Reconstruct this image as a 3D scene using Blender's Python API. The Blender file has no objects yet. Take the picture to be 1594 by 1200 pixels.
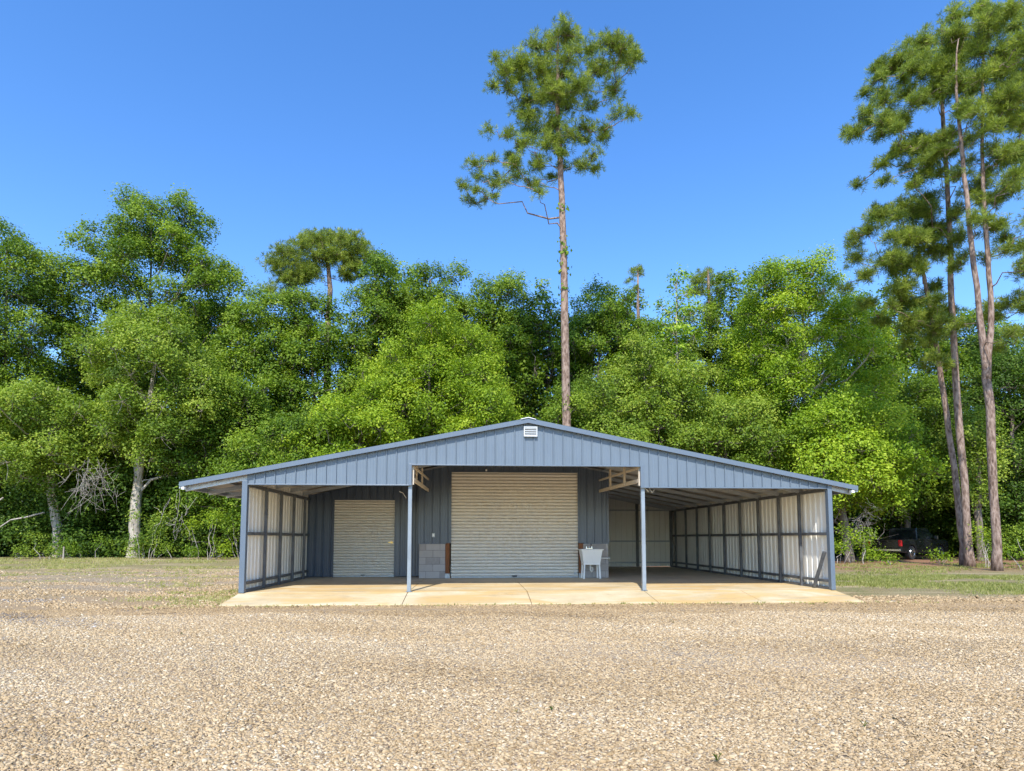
import bpy, math, random
import numpy as np
from mathutils import Vector, Matrix
R_ = math.radians
# ------------------------------------------------------------------ camera, sky, sun, exposure
scene = bpy.context.scene
col = scene.collection
cd = bpy.data.cameras.new('camera'); cam = bpy.data.objects.new('camera', cd); col.objects.link(cam)
cd.sensor_width = 36; cd.lens = 967/1594*36; cd.shift_y = 160/1594; cd.clip_end = 2000; cd.clip_start = .05
cam.location = (0, 0, 1.16); cam.rotation_euler = (R_(94.6), 0, R_(-3.4)); scene.camera = cam
SUN_TO = Vector((-.21, -1, 1.06)).normalized()          # towards the sun: behind the camera, a little left
world = bpy.data.worlds.new('World'); scene.world = world; world.use_nodes = True
nt = world.node_tree; nt.nodes.clear()
sky = nt.nodes.new('ShaderNodeTexSky'); sky.sky_type = 'NISHITA'; sky.sun_disc = False
sky.sun_elevation = math.asin(SUN_TO.z); sky.sun_rotation = math.atan2(SUN_TO.x, SUN_TO.y)
sky.air_density = 1.0; sky.dust_density = .15; sky.ozone_density = 2.2; sky.altitude = 60
hs = nt.nodes.new('ShaderNodeHueSaturation'); hs.inputs['Saturation'].default_value = 1.27; hs.inputs['Hue'].default_value = .507
bg = nt.nodes.new('ShaderNodeBackground'); bg.inputs['Strength'].default_value = .15
wo = nt.nodes.new('ShaderNodeOutputWorld')
nt.links.new(sky.outputs[0], hs.inputs['Color']); nt.links.new(hs.outputs[0], bg.inputs[0]); nt.links.new(bg.outputs[0], wo.inputs[0])
sl = bpy.data.lights.new('sun', 'SUN'); sl.energy = 2.8; sl.angle = R_(.5); sl.color = (1, .955, .88)
so = bpy.data.objects.new('sun', sl); col.objects.link(so); so.rotation_euler = SUN_TO.to_track_quat('Z', 'Y').to_euler()
scene.view_settings.view_transform = 'Standard'; scene.view_settings.look = 'None'
scene.view_settings.exposure = 1.12; scene.view_settings.gamma = 1
scene.cycles.max_bounces = 12; scene.cycles.diffuse_bounces = 8; scene.cycles.transparent_max_bounces = 4

# ------------------------------------------------------------------ helpers
def tag(o, label=None, cat=None, group=None, kind=None):
    if label: o['label'] = label
    if cat: o['category'] = cat
    if group: o['group'] = group
    if kind: o['kind'] = kind
    return o
def empty(name, loc=(0, 0, 0), rz=0, **k):
    o = bpy.data.objects.new(name, None); o.empty_display_size = .2; col.objects.link(o)
    o.location = loc; o.rotation_euler = (0, 0, rz); tag(o, **k); return o
class MB:
    def __init__(s): s.v = []; s.f = []; s.k = []
    def add(s, vs, fs):
        s.k.append((len(s.v), len(s.f)))
        n = len(s.v); s.v += [tuple(v) for v in vs]; s.f += [tuple(i+n for i in f) for f in fs]; return s
    def box(s, a, b, M=None, bev=0):
        x0, y0, z0 = a; x1, y1, z1 = b
        vs = [Vector(p) for p in ((x0,y0,z0),(x1,y0,z0),(x1,y1,z0),(x0,y1,z0),(x0,y0,z1),(x1,y0,z1),(x1,y1,z1),(x0,y1,z1))]
        if M: vs = [M @ v for v in vs]
        return s.add(vs, [(0,3,2,1),(4,5,6,7),(0,1,5,4),(1,2,6,5),(2,3,7,6),(3,0,4,7)])
    def beam(s, p, q, w, h, upv=(0, 0, 1)):                # rectangular bar from p to q, w across, h along upv
        p = Vector(p); q = Vector(q); d = (q-p).normalized(); u = Vector(upv)
        r = d.cross(u).normalized(); u = r.cross(d).normalized()
        vs = [c + r*a*w/2 + u*b*h/2 for c in (p, q) for a, b in ((-1,-1),(1,-1),(1,1),(-1,1))]
        return s.add(vs, [(3,2,1,0),(4,5,6,7),(0,1,5,4),(1,2,6,5),(2,3,7,6),(3,0,4,7)])
    def tube(s, pts, rad, n=8, cap=True):
        pts = [Vector(p) for p in pts]; rings = []
        if not hasattr(rad, '__len__'): rad = [rad]*len(pts)
        ref = Vector((.3, .2, 1)).normalized()
        for i, p in enumerate(pts):
            d = (pts[min(i+1, len(pts)-1)] - pts[max(i-1, 0)]).normalized()
            a = d.cross(ref if abs(d.dot(ref)) < .95 else Vector((1, 0, 0))).normalized(); b = d.cross(a)
            rings.append([p + (a*math.cos(t)+b*math.sin(t))*rad[i] for t in [2*math.pi*k/n for k in range(n)]])
        vs = [v for r in rings for v in r]; fs = []
        for i in range(len(pts)-1):
            for k in range(n):
                a = i*n+k; b = i*n+(k+1) % n; fs.append((a, b, b+n, a+n))
        if cap: fs += [tuple(range(n))[::-1], tuple((len(pts)-1)*n+k for k in range(n))]
        return s.add(vs, fs)
    def lathe(s, prof, c=(0, 0, 0), n=20, M=None):
        vs = []; fs = []
        for r, z in prof:
            for k in range(n):
                t = 2*math.pi*k/n; v = Vector((r*math.cos(t), r*math.sin(t), z))
                if M: v = M @ v
                vs.append(v + Vector(c))
        for i in range(len(prof)-1):
            for k in range(n):
                a = i*n+k; b = i*n+(k+1) % n; fs.append((a, b, b+n, a+n))
        fs += [tuple(range(n))[::-1], tuple((len(prof)-1)*n+k for k in range(n))]
        return s.add(vs, fs)
    def each(s, name, m, parent=None, bevel=0):            # every added piece becomes a part of its own
        k = s.k + [(len(s.v), len(s.f))]
        for (a, b), (c, d) in zip(k[:-1], k[1:]):
            q = MB(); q.v = s.v[a:c]; q.f = [tuple(i-a for i in f) for f in s.f[b:d]]; q.build(name, m, parent, bevel)
    def build(s, name, m, parent=None, bevel=0, smooth=False):
        me = bpy.data.meshes.new(name); me.from_pydata(s.v, [], s.f)
        me.materials.append(m); me.update()
        if smooth: me.polygons.foreach_set('use_smooth', [True]*len(me.polygons))
        o = bpy.data.objects.new(name, me); col.objects.link(o)
        if parent: o.parent = parent
        if bevel:
            b = o.modifiers.new('bevel', 'BEVEL'); b.width = bevel; b.segments = 2; b.limit_method = 'ANGLE'
        return o
def np_mesh(name, V, F, m, parent=None, tint=None, smooth=False):
    """V (n,3), F (m,k) all faces k-gons"""
    me = bpy.data.meshes.new(name); nf, k = F.shape
    me.vertices.add(len(V)); me.vertices.foreach_set('co', V.astype(np.float32).ravel())
    me.loops.add(nf*k); me.loops.foreach_set('vertex_index', F.astype(np.int32).ravel())
    me.polygons.add(nf); me.polygons.foreach_set('loop_start', np.arange(nf, dtype=np.int32)*k)
    me.polygons.foreach_set('loop_total', np.full(nf, k, dtype=np.int32))
    if smooth: me.polygons.foreach_set('use_smooth', np.ones(nf, dtype=bool))
    me.update(calc_edges=True)
    if tint is not None:
        a = me.attributes.new('tint', 'FLOAT', 'FACE'); a.data.foreach_set('value', tint.astype(np.float32))
    me.materials.append(m)
    o = bpy.data.objects.new(name, me); col.objects.link(o)
    if parent: o.parent = parent
    return o

# ------------------------------------------------------------------ materials
class N:
    def __init__(s, name):
        s.m = bpy.data.materials.new(name); s.m.use_nodes = True; s.t = s.m.node_tree
        s.b = s.t.nodes['Principled BSDF']; s.out = s.t.nodes['Material Output']
    def n(s, typ, **k):
        o = s.t.nodes.new(typ)
        for a, v in k.items():
            if a.startswith('i_'): o.inputs[a[2:].replace('_', ' ')].default_value = v
            else: setattr(o, a, v)
        return o
    def l(s, a, b): s.t.links.new(a, b)
    def coord(s, scale=(1, 1, 1), kind='Object'):
        tc = s.n('ShaderNodeTexCoord'); mp = s.n('ShaderNodeMapping'); mp.inputs['Scale'].default_value = scale
        s.l(tc.outputs[kind], mp.inputs[0]); return mp.outputs[0]
    def noise(s, scale, detail=4, rough=.55, vec=None, dist=0):
        o = s.n('ShaderNodeTexNoise'); o.inputs['Scale'].default_value = scale; o.inputs['Detail'].default_value = detail
        o.inputs['Roughness'].default_value = rough; o.inputs['Distortion'].default_value = dist
        if vec is not None: s.l(vec, o.inputs['Vector'])
        return o.outputs['Fac']
    def ramp(s, fac, stops, interp='LINEAR'):
        o = s.n('ShaderNodeValToRGB'); cr = o.color_ramp; cr.interpolation = interp
        while len(cr.elements) < len(stops): cr.elements.new(.5)
        for e, (p, c) in zip(cr.elements, stops):
            e.position = p; e.color = (*c, 1) if hasattr(c, '__len__') else (c, c, c, 1)
        s.l(fac, o.inputs[0]); return o.outputs[0]
    def mix(s, fac, a, b, typ='MIX'):
        o = s.n('ShaderNodeMix', data_type='RGBA', blend_type=typ)
        for v, i in ((fac, 0), (a, 6), (b, 7)):
            if hasattr(v, 'is_output'): s.l(v, o.inputs[i])
            elif hasattr(v, '__len__'): o.inputs[i].default_value = (*v, 1)
            else: o.inputs[i].default_value = v if i == 0 else (v, v, v, 1)
        return o.outputs[2]
    def math(s, op, a, b=0, clamp=False):
        o = s.n('ShaderNodeMath', operation=op, use_clamp=clamp)
        for v, i in ((a, 0), (b, 1)):
            if hasattr(v, 'is_output'): s.l(v, o.inputs[i])
            else: o.inputs[i].default_value = v
        return o.outputs[0]
    def bump(s, h, strength=.3, dist=.01):
        o = s.n('ShaderNodeBump'); o.inputs['Strength'].default_value = strength; o.inputs['Distance'].default_value = dist
        s.l(h, o.inputs['Height']); s.l(o.outputs[0], s.b.inputs['Normal'])
    def set(s, c=None, rough=None, metal=None, spec=None):
        if c is not None:
            if hasattr(c, 'is_output'): s.l(c, s.b.inputs['Base Color'])
            else: s.b.inputs['Base Color'].default_value = (*c, 1)
        if rough is not None:
            if hasattr(rough, 'is_output'): s.l(rough, s.b.inputs['Roughness'])
            else: s.b.inputs['Roughness'].default_value = rough
        if metal is not None: s.b.inputs['Metallic'].default_value = metal
        if spec is not None: s.b.inputs['Specular IOR Level'].default_value = spec
        return s.m
def painted(name, c, rough=.45, var=.12, back=None, metal=0):
    m = N(name); v = m.coord()
    f = m.noise(1.3, 5, .6, v); f2 = m.noise(28, 3, .6, m.coord((1, 1, .12)))
    a = m.mix(m.ramp(f, [(.3, 0.), (.7, 1.)]), tuple(x*(1-var) for x in c), tuple(min(1, x*(1+var)) for x in c))
    a = m.mix(m.math('MULTIPLY', m.ramp(f2, [(.55, 0.), (.75, 1.)]), .25), a, tuple(x*.6 for x in c))
    if back:
        g = m.n('ShaderNodeNewGeometry'); a = m.mix(g.outputs['Backfacing'], a, back)
    m.set(a, rough, metal); return m.m
M = {}
M['blue'] = painted('blue_grey_painted_steel', (.135, .172, .212), .36, .05, back=(.82, .80, .74))
M['blue_trim'] = painted('blue_grey_trim', (.120, .155, .198), .36, .05)
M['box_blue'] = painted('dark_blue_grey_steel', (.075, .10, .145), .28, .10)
M['door'] = painted('cream_door_slats', (.76, .72, .64), .45, .03)
M['liner'] = painted('off_white_panel_back', (.66, .645, .60), .5, .06)
M['roofsheet'] = painted('roof_sheet', (.20, .26, .34), .4, .08, back=(.52, .45, .38))
M['white'] = painted('white_plastic', (.88, .88, .86), .4, .02)
M['vent'] = painted('aluminium_vent', (.62, .64, .63), .4, .05)
M['dark'] = painted('dark_rubber_and_shade', (.02, .02, .02), .8, .2)
M['chrome'] = painted('chrome', (.6, .6, .62), .2, .05, metal=1)
M['brass'] = painted('brass', (.7, .5, .2), .35, .05, metal=1)
def galv():
    m = N('galvanised_steel'); vo = m.n('ShaderNodeTexVoronoi', i_Scale=45.); m.l(m.coord(), vo.inputs['Vector'])
    c = m.mix(m.math('MULTIPLY', vo.outputs['Color'], .6), (.36, .39, .42), (.60, .63, .66))
    c = m.mix(m.ramp(m.noise(3, 5, .6), [(.5, 0.), (.8, .5)]), c, (.22, .21, .20))
    return m.set(c, .42, .35)
M['galv'] = galv(); M['galv_post'] = painted('galvanised_post', (.27, .31, .34), .45, .2, metal=.3)
def frame():
    m = N('grey_steel_frame'); c = m.ramp(m.noise(4, 5, .6, m.coord()), [(.3, (.085, .09, .10)), (.7, (.17, .18, .19))])
    return m.set(c, .5, .2)
M['frame'] = frame()
def timber(name, a, b, sc=(3, 3, 40)):
    m = N(name); f = m.noise(3, 5, .65, m.coord(sc), .6); m.bump(f, .2, .004)
    return m.set(m.ramp(f, [(.3, a), (.7, b)]), .8)
M['pine_wood'] = timber('pale_framing_timber', (.45, .38, .29), (.66, .58, .46), (25, 2, 25))
M['crease'] = painted('slat_groove_shade', (.34, .31, .26), .8)  # shadow seams of the door slat grooves, painted as a darker colour
M['rust_wood'] = timber('rusty_brown_timber', (.13, .045, .015), (.30, .12, .045), (30, 30, 2))
def block():
    m = N('grey_concrete_block'); tc = m.n('ShaderNodeTexCoord'); sp = m.n('ShaderNodeSeparateXYZ'); m.l(tc.outputs['Object'], sp.inputs[0])
    cb = m.n('ShaderNodeCombineXYZ'); m.l(m.math('ADD', sp.outputs[0], sp.outputs[1]), cb.inputs[0]); m.l(sp.outputs[2], cb.inputs[1])
    br = m.n('ShaderNodeTexBrick'); m.l(cb.outputs[0], br.inputs['Vector'])
    for k, v in (('Scale', 1.), ('Brick Width', .406), ('Row Height', .203), ('Mortar Size', .006), ('Mortar Smooth', .3), ('Bias', -.1)): br.inputs[k].default_value = v
    br.inputs['Color1'].default_value = (.30, .28, .27, 1); br.inputs['Color2'].default_value = (.44, .41, .395, 1); br.inputs['Mortar'].default_value = (.15, .14, .135, 1)
    f = m.noise(9, 6, .65, tc.outputs['Object'])
    m.bump(m.math('SUBTRACT', m.math('MULTIPLY', f, .4), br.outputs['Fac']), .5, .006)
    return m.set(m.mix(m.ramp(f, [(.3, 0.), (.7, .35)]), br.outputs['Color'], (.5, .47, .45)), .9)
M['block'] = block()
def concrete():
    m = N('stained_concrete'); v = m.coord()
    c = m.ramp(m.noise(.9, 6, .6, v), [(.3, (.46, .355, .19)), (.5, (.60, .48, .28)), (.72, (.70, .59, .39))])
    st = m.noise(.55, 5, .6, m.coord((.8, 2.4, 1)), .8)
    sy = m.n('ShaderNodeSeparateXYZ'); m.l(v, sy.inputs[0]); wet_and_shade_lift = m.math('MULTIPLY', m.math('SUBTRACT', 17.5, sy.outputs[1]), .35, True)
    c = m.mix(m.math('SUBTRACT', .6, wet_and_shade_lift, True), c, (.67, .63, .53))  # dry floor inside the bays, painted lighter to lift its shade
    c = m.mix(m.math('MULTIPLY', m.ramp(st, [(.44, 0.), (.57, .85)]), wet_and_shade_lift), c, (.60, .39, .14))
    dk = m.noise(2.1, 5, .7, m.coord((.6, 2.4, 1)), .6)
    c = m.mix(m.ramp(dk, [(.56, 0.), (.70, .5)]), c, (.22, .18, .13))
    fine = m.noise(60, 4, .7, v); c = m.mix(m.ramp(fine, [(.35, .18), (.6, 0.)]), c, (.25, .2, .15))
    m.bump(fine, .15, .003); return m.set(c, .85)
M['concrete'] = concrete()
M['joint'] = painted('concrete_joint', (.09, .07, .05), .95)
def stone():
    m = N('gravel_stones'); a = m.n('ShaderNodeAttribute', attribute_name='tint')
    c = m.ramp(a.outputs['Fac'], [(0, (.13, .09, .045)), (.15, (.31, .21, .10)), (.42, (.47, .335, .18)), (.72, (.56, .425, .25)), (.92, (.70, .60, .43)), (1, (.30, .25, .18))])
    f = m.noise(60, 3, .6, m.coord()); c = m.mix(m.ramp(f, [(.3, .25), (.6, 0.)]), c, (.38, .27, .18))
    return m.set(c, .9, spec=.15)
M['stone'] = stone()
def grey_stone():
    m = N('grey_gravel_stones'); a = m.n('ShaderNodeAttribute', attribute_name='tint')
    return m.set(m.ramp(a.outputs['Fac'], [(0, (.09, .08, .07)), (.45, (.29, .245, .20)), (.8, (.45, .40, .33)), (1, (.6, .56, .5))]), .9, spec=.15)
M['grey_stone'] = grey_stone()
def ground():
    m = N('gravel_and_turf'); v = m.coord(); sp = m.n('ShaderNodeSeparateXYZ'); m.l(v, sp.inputs[0]); X, Y = sp.outputs[0], sp.outputs[1]
    vo = m.n('ShaderNodeTexVoronoi', i_Scale=42.); m.l(v, vo.inputs['Vector'])
    bw = m.n('ShaderNodeSeparateColor'); m.l(vo.outputs['Color'], bw.inputs[0])
    g = m.ramp(bw.outputs[0], [(0, (.15, .10, .05)), (.15, (.31, .21, .10)), (.45, (.48, .345, .19)), (.75, (.58, .445, .27)), (.93, (.68, .59, .42)), (1, (.75, .66, .48))])
    g = m.mix(m.ramp(vo.outputs['Distance'], [(.35, 0.), (.75, .85)]), g, (.07, .045, .03))
    big = m.noise(.35, 5, .6, v); g = m.mix(m.ramp(big, [(.4, 0.), (.75, .35)]), g, (.50, .34, .20))
    g = m.mix(m.ramp(m.noise(.5, 5, .65, m.coord((.5, 1.6, 1))), [(.52, 0.), (.75, .4)]), g, (.34, .28, .22))
    # damp sandy strip with fines beside the ramp
    strip = m.math('MULTIPLY', m.ramp(m.math('ADD', Y, m.math('MULTIPLY', m.noise(1.2, 4, .6, v), 1.4)), [(0, 0.), (1, 0.)]), 1)
    yy = m.math('ADD', Y, m.math('MULTIPLY', m.noise(.9, 4, .6, v), 1.6))
    band = m.math('MULTIPLY', m.math('GREATER_THAN', yy, 12.3), m.math('LESS_THAN', Y, 15))
    g = m.mix(m.math('MULTIPLY', band, .55), g, (.36, .235, .11))
    # turf
    fine = m.noise(26, 6, .75, v); mid = m.noise(1.1, 6, .65, v); wide = m.noise(.22, 4, .6, v)
    t = m.ramp(fine, [(.34, (.07, .05, .02)), (.45, (.20, .15, .06)), (.55, (.34, .27, .12)), (.68, (.50, .41, .22))])
    t = m.mix(m.ramp(mid, [(.50, 0.), (.68, .55)]), t, m.ramp(fine, [(.3, (.06, .09, .02)), (.7, (.20, .26, .06))]))
    t = m.mix(m.ramp(m.noise(.5, 5, .6, m.coord((.25, 1.4, 1))), [(.55, 0.), (.64, .8)]), t, (.55, .42, .26))
    soil = m.ramp(fine, [(.3, (.16, .075, .035)), (.6, (.36, .19, .10)), (.8, (.45, .30, .19))])
    ys = m.math('ADD', Y, m.math('MULTIPLY', m.noise(.4, 5, .6, v), 6))
    t = m.mix(m.math('MULTIPLY', m.ramp(m.math('DIVIDE', ys, 60), [(.44, 0.), (.50, 1.)]), m.math('GREATER_THAN', X, 5)), t, soil)
    litter = m.ramp(fine, [(.3, (.03, .025, .012)), (.7, (.12, .09, .045))])
    t = m.mix(m.ramp(m.math('DIVIDE', ys, 60), [(.70, 0.), (.76, 1.)]), t, litter)
    # where turf begins: right of the barn from 13.5 m, left of it from 27 m with patches before
    jr = m.math('ADD', m.math('MULTIPLY', m.noise(.8, 6, .65, v), 3.), Y)
    right = m.math('MULTIPLY', m.math('GREATER_THAN', X, 8.25), m.ramp(m.math('DIVIDE', jr, 40), [(.355, 0.), (.39, 1.)]))
    jl = m.math('ADD', m.math('MULTIPLY', m.noise(.35, 5, .65, v), 5.), Y)
    left = m.math('MULTIPLY', m.math('LESS_THAN', X, 8.25), m.ramp(m.math('DIVIDE', jl, 60), [(.475, 0.), (.49, 1.)]))
    pt = m.math('MULTIPLY', m.ramp(m.math('DIVIDE', jl, 60), [(.26, 0.), (.34, .75)]), m.ramp(m.noise(.5, 6, .7, m.coord((.45, 1.5, 1))), [(.50, 0.), (.60, 1.)]))
    fac = m.math('MAXIMUM', m.math('MAXIMUM', right, left), pt, True)
    c = m.mix(fac, g, t)
    h = m.math('MULTIPLY', m.math('SUBTRACT', 1., vo.outputs['Distance']), m.math('SUBTRACT', 1., fac))
    m.bump(m.math('ADD', h, m.math('MULTIPLY', fine, m.math('MULTIPLY', fac, 2.))), .9, .014)
    return m.set(c, .9)
M['ground'] = ground()
def bark(name, a, b, c, zs=.16, sc=9):
    m = N(name); v = m.coord((1, 1, zs)); f = m.noise(sc, 6, .65, v, .5)
    vo = m.n('ShaderNodeTexVoronoi', i_Scale=sc*1.6); m.l(v, vo.inputs['Vector'])
    k = m.math('MULTIPLY', f, m.math('ADD', m.math('MULTIPLY', vo.outputs['Distance'], .55), .7)); m.bump(k, .9, .05)
    return m.set(m.ramp(k, [(.25, a), (.42, b), (.6, c)]), .9)
M['pine_bark'] = bark('pine_bark', (.05, .03, .02), (.17, .11, .08), (.33, .24, .19), .35, 7)
M['oak_bark'] = bark('pale_grey_bark', (.14, .11, .085), (.34, .29, .23), (.50, .45, .38), .15)
M['dark_bark'] = bark('dark_bark', (.05, .04, .03), (.14, .11, .085), (.24, .2, .16), .15)
M['dead'] = bark('bare_twig_bark', (.2, .17, .14), (.36, .31, .27), (.5, .45, .4), .2)
def leafmat(name, stops, trans=.35, rough=.55):
    m = N(name); a = m.n('ShaderNodeAttribute', attribute_name='tint'); c = m.ramp(a.outputs['Fac'], stops)
    m.set(c, rough, spec=.25)
    tr = m.n('ShaderNodeBsdfTranslucent'); m.l(m.mix(1., c, (1.3, 1.4, .6), 'MULTIPLY'), tr.inputs[0])
    mx = m.n('ShaderNodeMixShader'); mx.inputs[0].default_value = trans
    m.l(m.b.outputs[0], mx.inputs[1]); m.l(tr.outputs[0], mx.inputs[2]); m.l(mx.outputs[0], m.out.inputs[0]); return m.m
def ls(a, b, c): return [(0, a), (.5, b), (1, c)]
LEAF = {
 'mid':    leafmat('leaf_mid', ls((0.049, 0.099, 0.010), (0.141, 0.234, 0.016), (0.307, 0.395, 0.040))),
 'light':  leafmat('leaf_light', ls((0.068, 0.120, 0.014), (0.184, 0.276, 0.024), (0.381, 0.447, 0.060))),
 'bright': leafmat('leaf_bright', ls((0.080, 0.140, 0.010), (0.221, 0.333, 0.016), (0.442, 0.520, 0.040))),
 'yellow': leafmat('leaf_yellow', ls((0.090, 0.155, 0.010), (0.235, 0.360, 0.018), (0.45, 0.54, 0.045))),
 'sweet':  leafmat('leaf_sweet', ls((0.104, 0.198, 0.014), (0.246, 0.395, 0.028), (0.491, 0.582, 0.070))),
 'dark':   leafmat('leaf_dark', ls((0.029, 0.064, 0.009), (0.080, 0.151, 0.016), (0.184, 0.270, 0.030))),
 'needle': leafmat('pine_needle', ls((.070, .110, .024), (.20, .26, .038), (.42, .47, .08)), .35),
 'grass':  leafmat('grass_blade', ls((.12, .15, .03), (.36, .37, .11), (.58, .50, .26)), .4),
}

# ------------------------------------------------------------------ foliage builders
def hubs(cl, axis, Y, reach=2.3):
    """for each foliage cluster: index of the neighbour nearer the trunk it branches from, or -1 for the trunk"""
    out = []
    for i, c in enumerate(cl):
        hc = math.hypot(c[0]-axis(c[2])[0], c[1]-Y); best = -1; bd = min(reach, hc*.95)
        for j, e in enumerate(cl):
            if i == j: continue
            he = math.hypot(e[0]-axis(e[2])[0], e[1]-Y); d = math.dist(c[:3], e[:3])
            if he < hc-.25 and e[2] < c[2]+.35 and d < bd: best = j; bd = d
        out.append(best)
    return out
def unit(rng, n):
    d = rng.normal(size=(n, 3)); return d/np.linalg.norm(d, axis=1, keepdims=True)
def leaves(rng, C, D, L, tintv, up=.55, outw=.6, rnd=.75, aspect=.55):
    """diamond leaves centred at C, D outward dirs -> V, F"""
    n = len(C)
    nr = D*outw + unit(rng, n)*rnd; nr[:, 2] += up; nr[:, 1] -= .3; nr /= np.linalg.norm(nr, axis=1, keepdims=True)
    t = np.cross(nr, unit(rng, n)); t /= np.linalg.norm(t, axis=1, keepdims=True)+1e-9
    b = np.cross(nr, t); Ls = (L*rng.uniform(.65, 1.3, n))[:, None]
    drop = nr*Ls*.12
    V = np.stack([C-t*Ls*.5-drop, C+b*Ls*.5*aspect, C+t*Ls*.5-drop, C-b*Ls*.5*aspect], 1).reshape(-1, 3)
    return V, np.arange(4*n).reshape(-1, 4)
def cluster_leaves(rng, cl, dens, L, spr=.21, per=18, flat=.95):
    Vs, Ts = [], []
    for x, y, z, r in cl:
        ns = max(4, int(dens*r*r*12.6/per)); d = unit(rng, ns)
        d[:, 2] = np.where(d[:, 2] < -.35, -d[:, 2], d[:, 2])
        rr = r*rng.uniform(.5, 1.08, ns)**.7*np.where(rng.random(ns) < .1, 1.25, 1)
        sc = d*rr[:, None]*np.array([1, 1, flat]) + np.array([x, y, z])
        C = np.repeat(sc, per, 0) + rng.normal(size=(ns*per, 3))*np.array([spr, spr, spr*.95])
        D = np.repeat(d, per, 0)
        V, _ = leaves(rng, C, D, L, None); Vs.append(V)
        t = np.repeat(rng.normal(.5, .14, ns)+rng.normal(0, .13), per) + rng.normal(0, .17, ns*per); Ts.append(t)
    V = np.concatenate(Vs); return V, np.arange(len(V)).reshape(-1, 4), np.clip(np.concatenate(Ts), 0, 1)
def tufts(rng, cl, per_m2, nb=20, L=.27, w=.020):
    """pine needle pompoms on cluster pads; returns tri mesh and tuft centres"""
    Vs, Ts, cents = [], [], []
    for x, y, z, r in cl:
        n = max(5, int(per_m2*r*r*6)); d = unit(rng, n); d[:, 2] = np.where(d[:, 2] < -.5, -d[:, 2], d[:, 2])
        P = d*(r*rng.uniform(.15, 1.12, n))[:, None]*np.array([1, 1, .8]) + np.array([x, y, z])
        ax = d*.7; ax[:, 2] += .6; ax /= np.linalg.norm(ax, axis=1, keepdims=True)
        A = np.repeat(ax, nb, 0); C = np.repeat(P, nb, 0)
        nd = A*.55 + unit(rng, n*nb)*.95; nd /= np.linalg.norm(nd, axis=1, keepdims=True)
        s = np.cross(nd, unit(rng, n*nb)); s /= np.linalg.norm(s, axis=1, keepdims=True)+1e-9
        Ln = (L*rng.uniform(.7, 1.15, n*nb))[:, None]
        C = C - A*(rng.uniform(0, .12, (n*nb, 1)))
        Vs.append(np.stack([C - s*w*.35, C + nd*Ln*.55 + s*w*.5, C + nd*Ln, C + nd*Ln*.55 - s*w*.5], 1).reshape(-1, 3))
        Ts.append(np.repeat(rng.normal(.5, .2, n), nb) + rng.normal(0, .12, n*nb)); cents.append((np.array([x, y, z]), P))
    V = np.concatenate(Vs); return V, np.arange(len(V)).reshape(-1, 4), np.clip(np.concatenate(Ts), 0, 1), cents
def wiggle(rng, a, b, n, amp, sag=0):
    a = np.array(a, float); b = np.array(b, float); out = []
    for i in range(n+1):
        t = i/n; p = a + (b-a)*t; w = math.sin(math.pi*t)
        p = p + rng.normal(size=3)*amp*w; p[2] -= sag*w; out.append(p)
    return out
def trunk_at(path, z):
    for i in range(len(path)-1):
        a, b = path[i], path[i+1]
        if a[2] <= z <= b[2] or i == len(path)-2:
            t = min(1, max(0, (z-a[2])/max(1e-6, b[2]-a[2]))); return [a[k]+(b[k]-a[k])*t for k in range(4)]
def smooth_path(path, rng, amp=.04, sub=3):
    out = []
    for i in range(len(path)-1):
        for k in range(sub):
            t = k/sub; p = [path[i][j]+(path[i+1][j]-path[i][j])*t for j in range(4)]
            if k: p[0] += rng.normal()*amp; p[1] += rng.normal()*amp
            out.append(p)
    out.append(path[-1]); return out
def ivy(rng, path, z0, z1, n, name, parent, L=.2):
    C = []; D = []
    cz = rng.uniform(z0, z1, max(3, n//22))
    for k in range(n):
        z = cz[k % len(cz)] + rng.normal()*.22; p = trunk_at(path, z); t = rng.uniform(0, 6.28)
        rr = p[3] + abs(rng.normal())*.13; d = np.array([math.cos(t), math.sin(t), 0.])
        C.append(np.array(p[:3])+d*rr); D.append(d)
    V, F = leaves(rng, np.array(C), np.array(D), L, None, .1, 1., .5, .8)
    return np_mesh(name, V, F, LEAF['mid'], parent, np.clip(rng.normal(.5, .2, len(F)), 0, 1))
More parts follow.
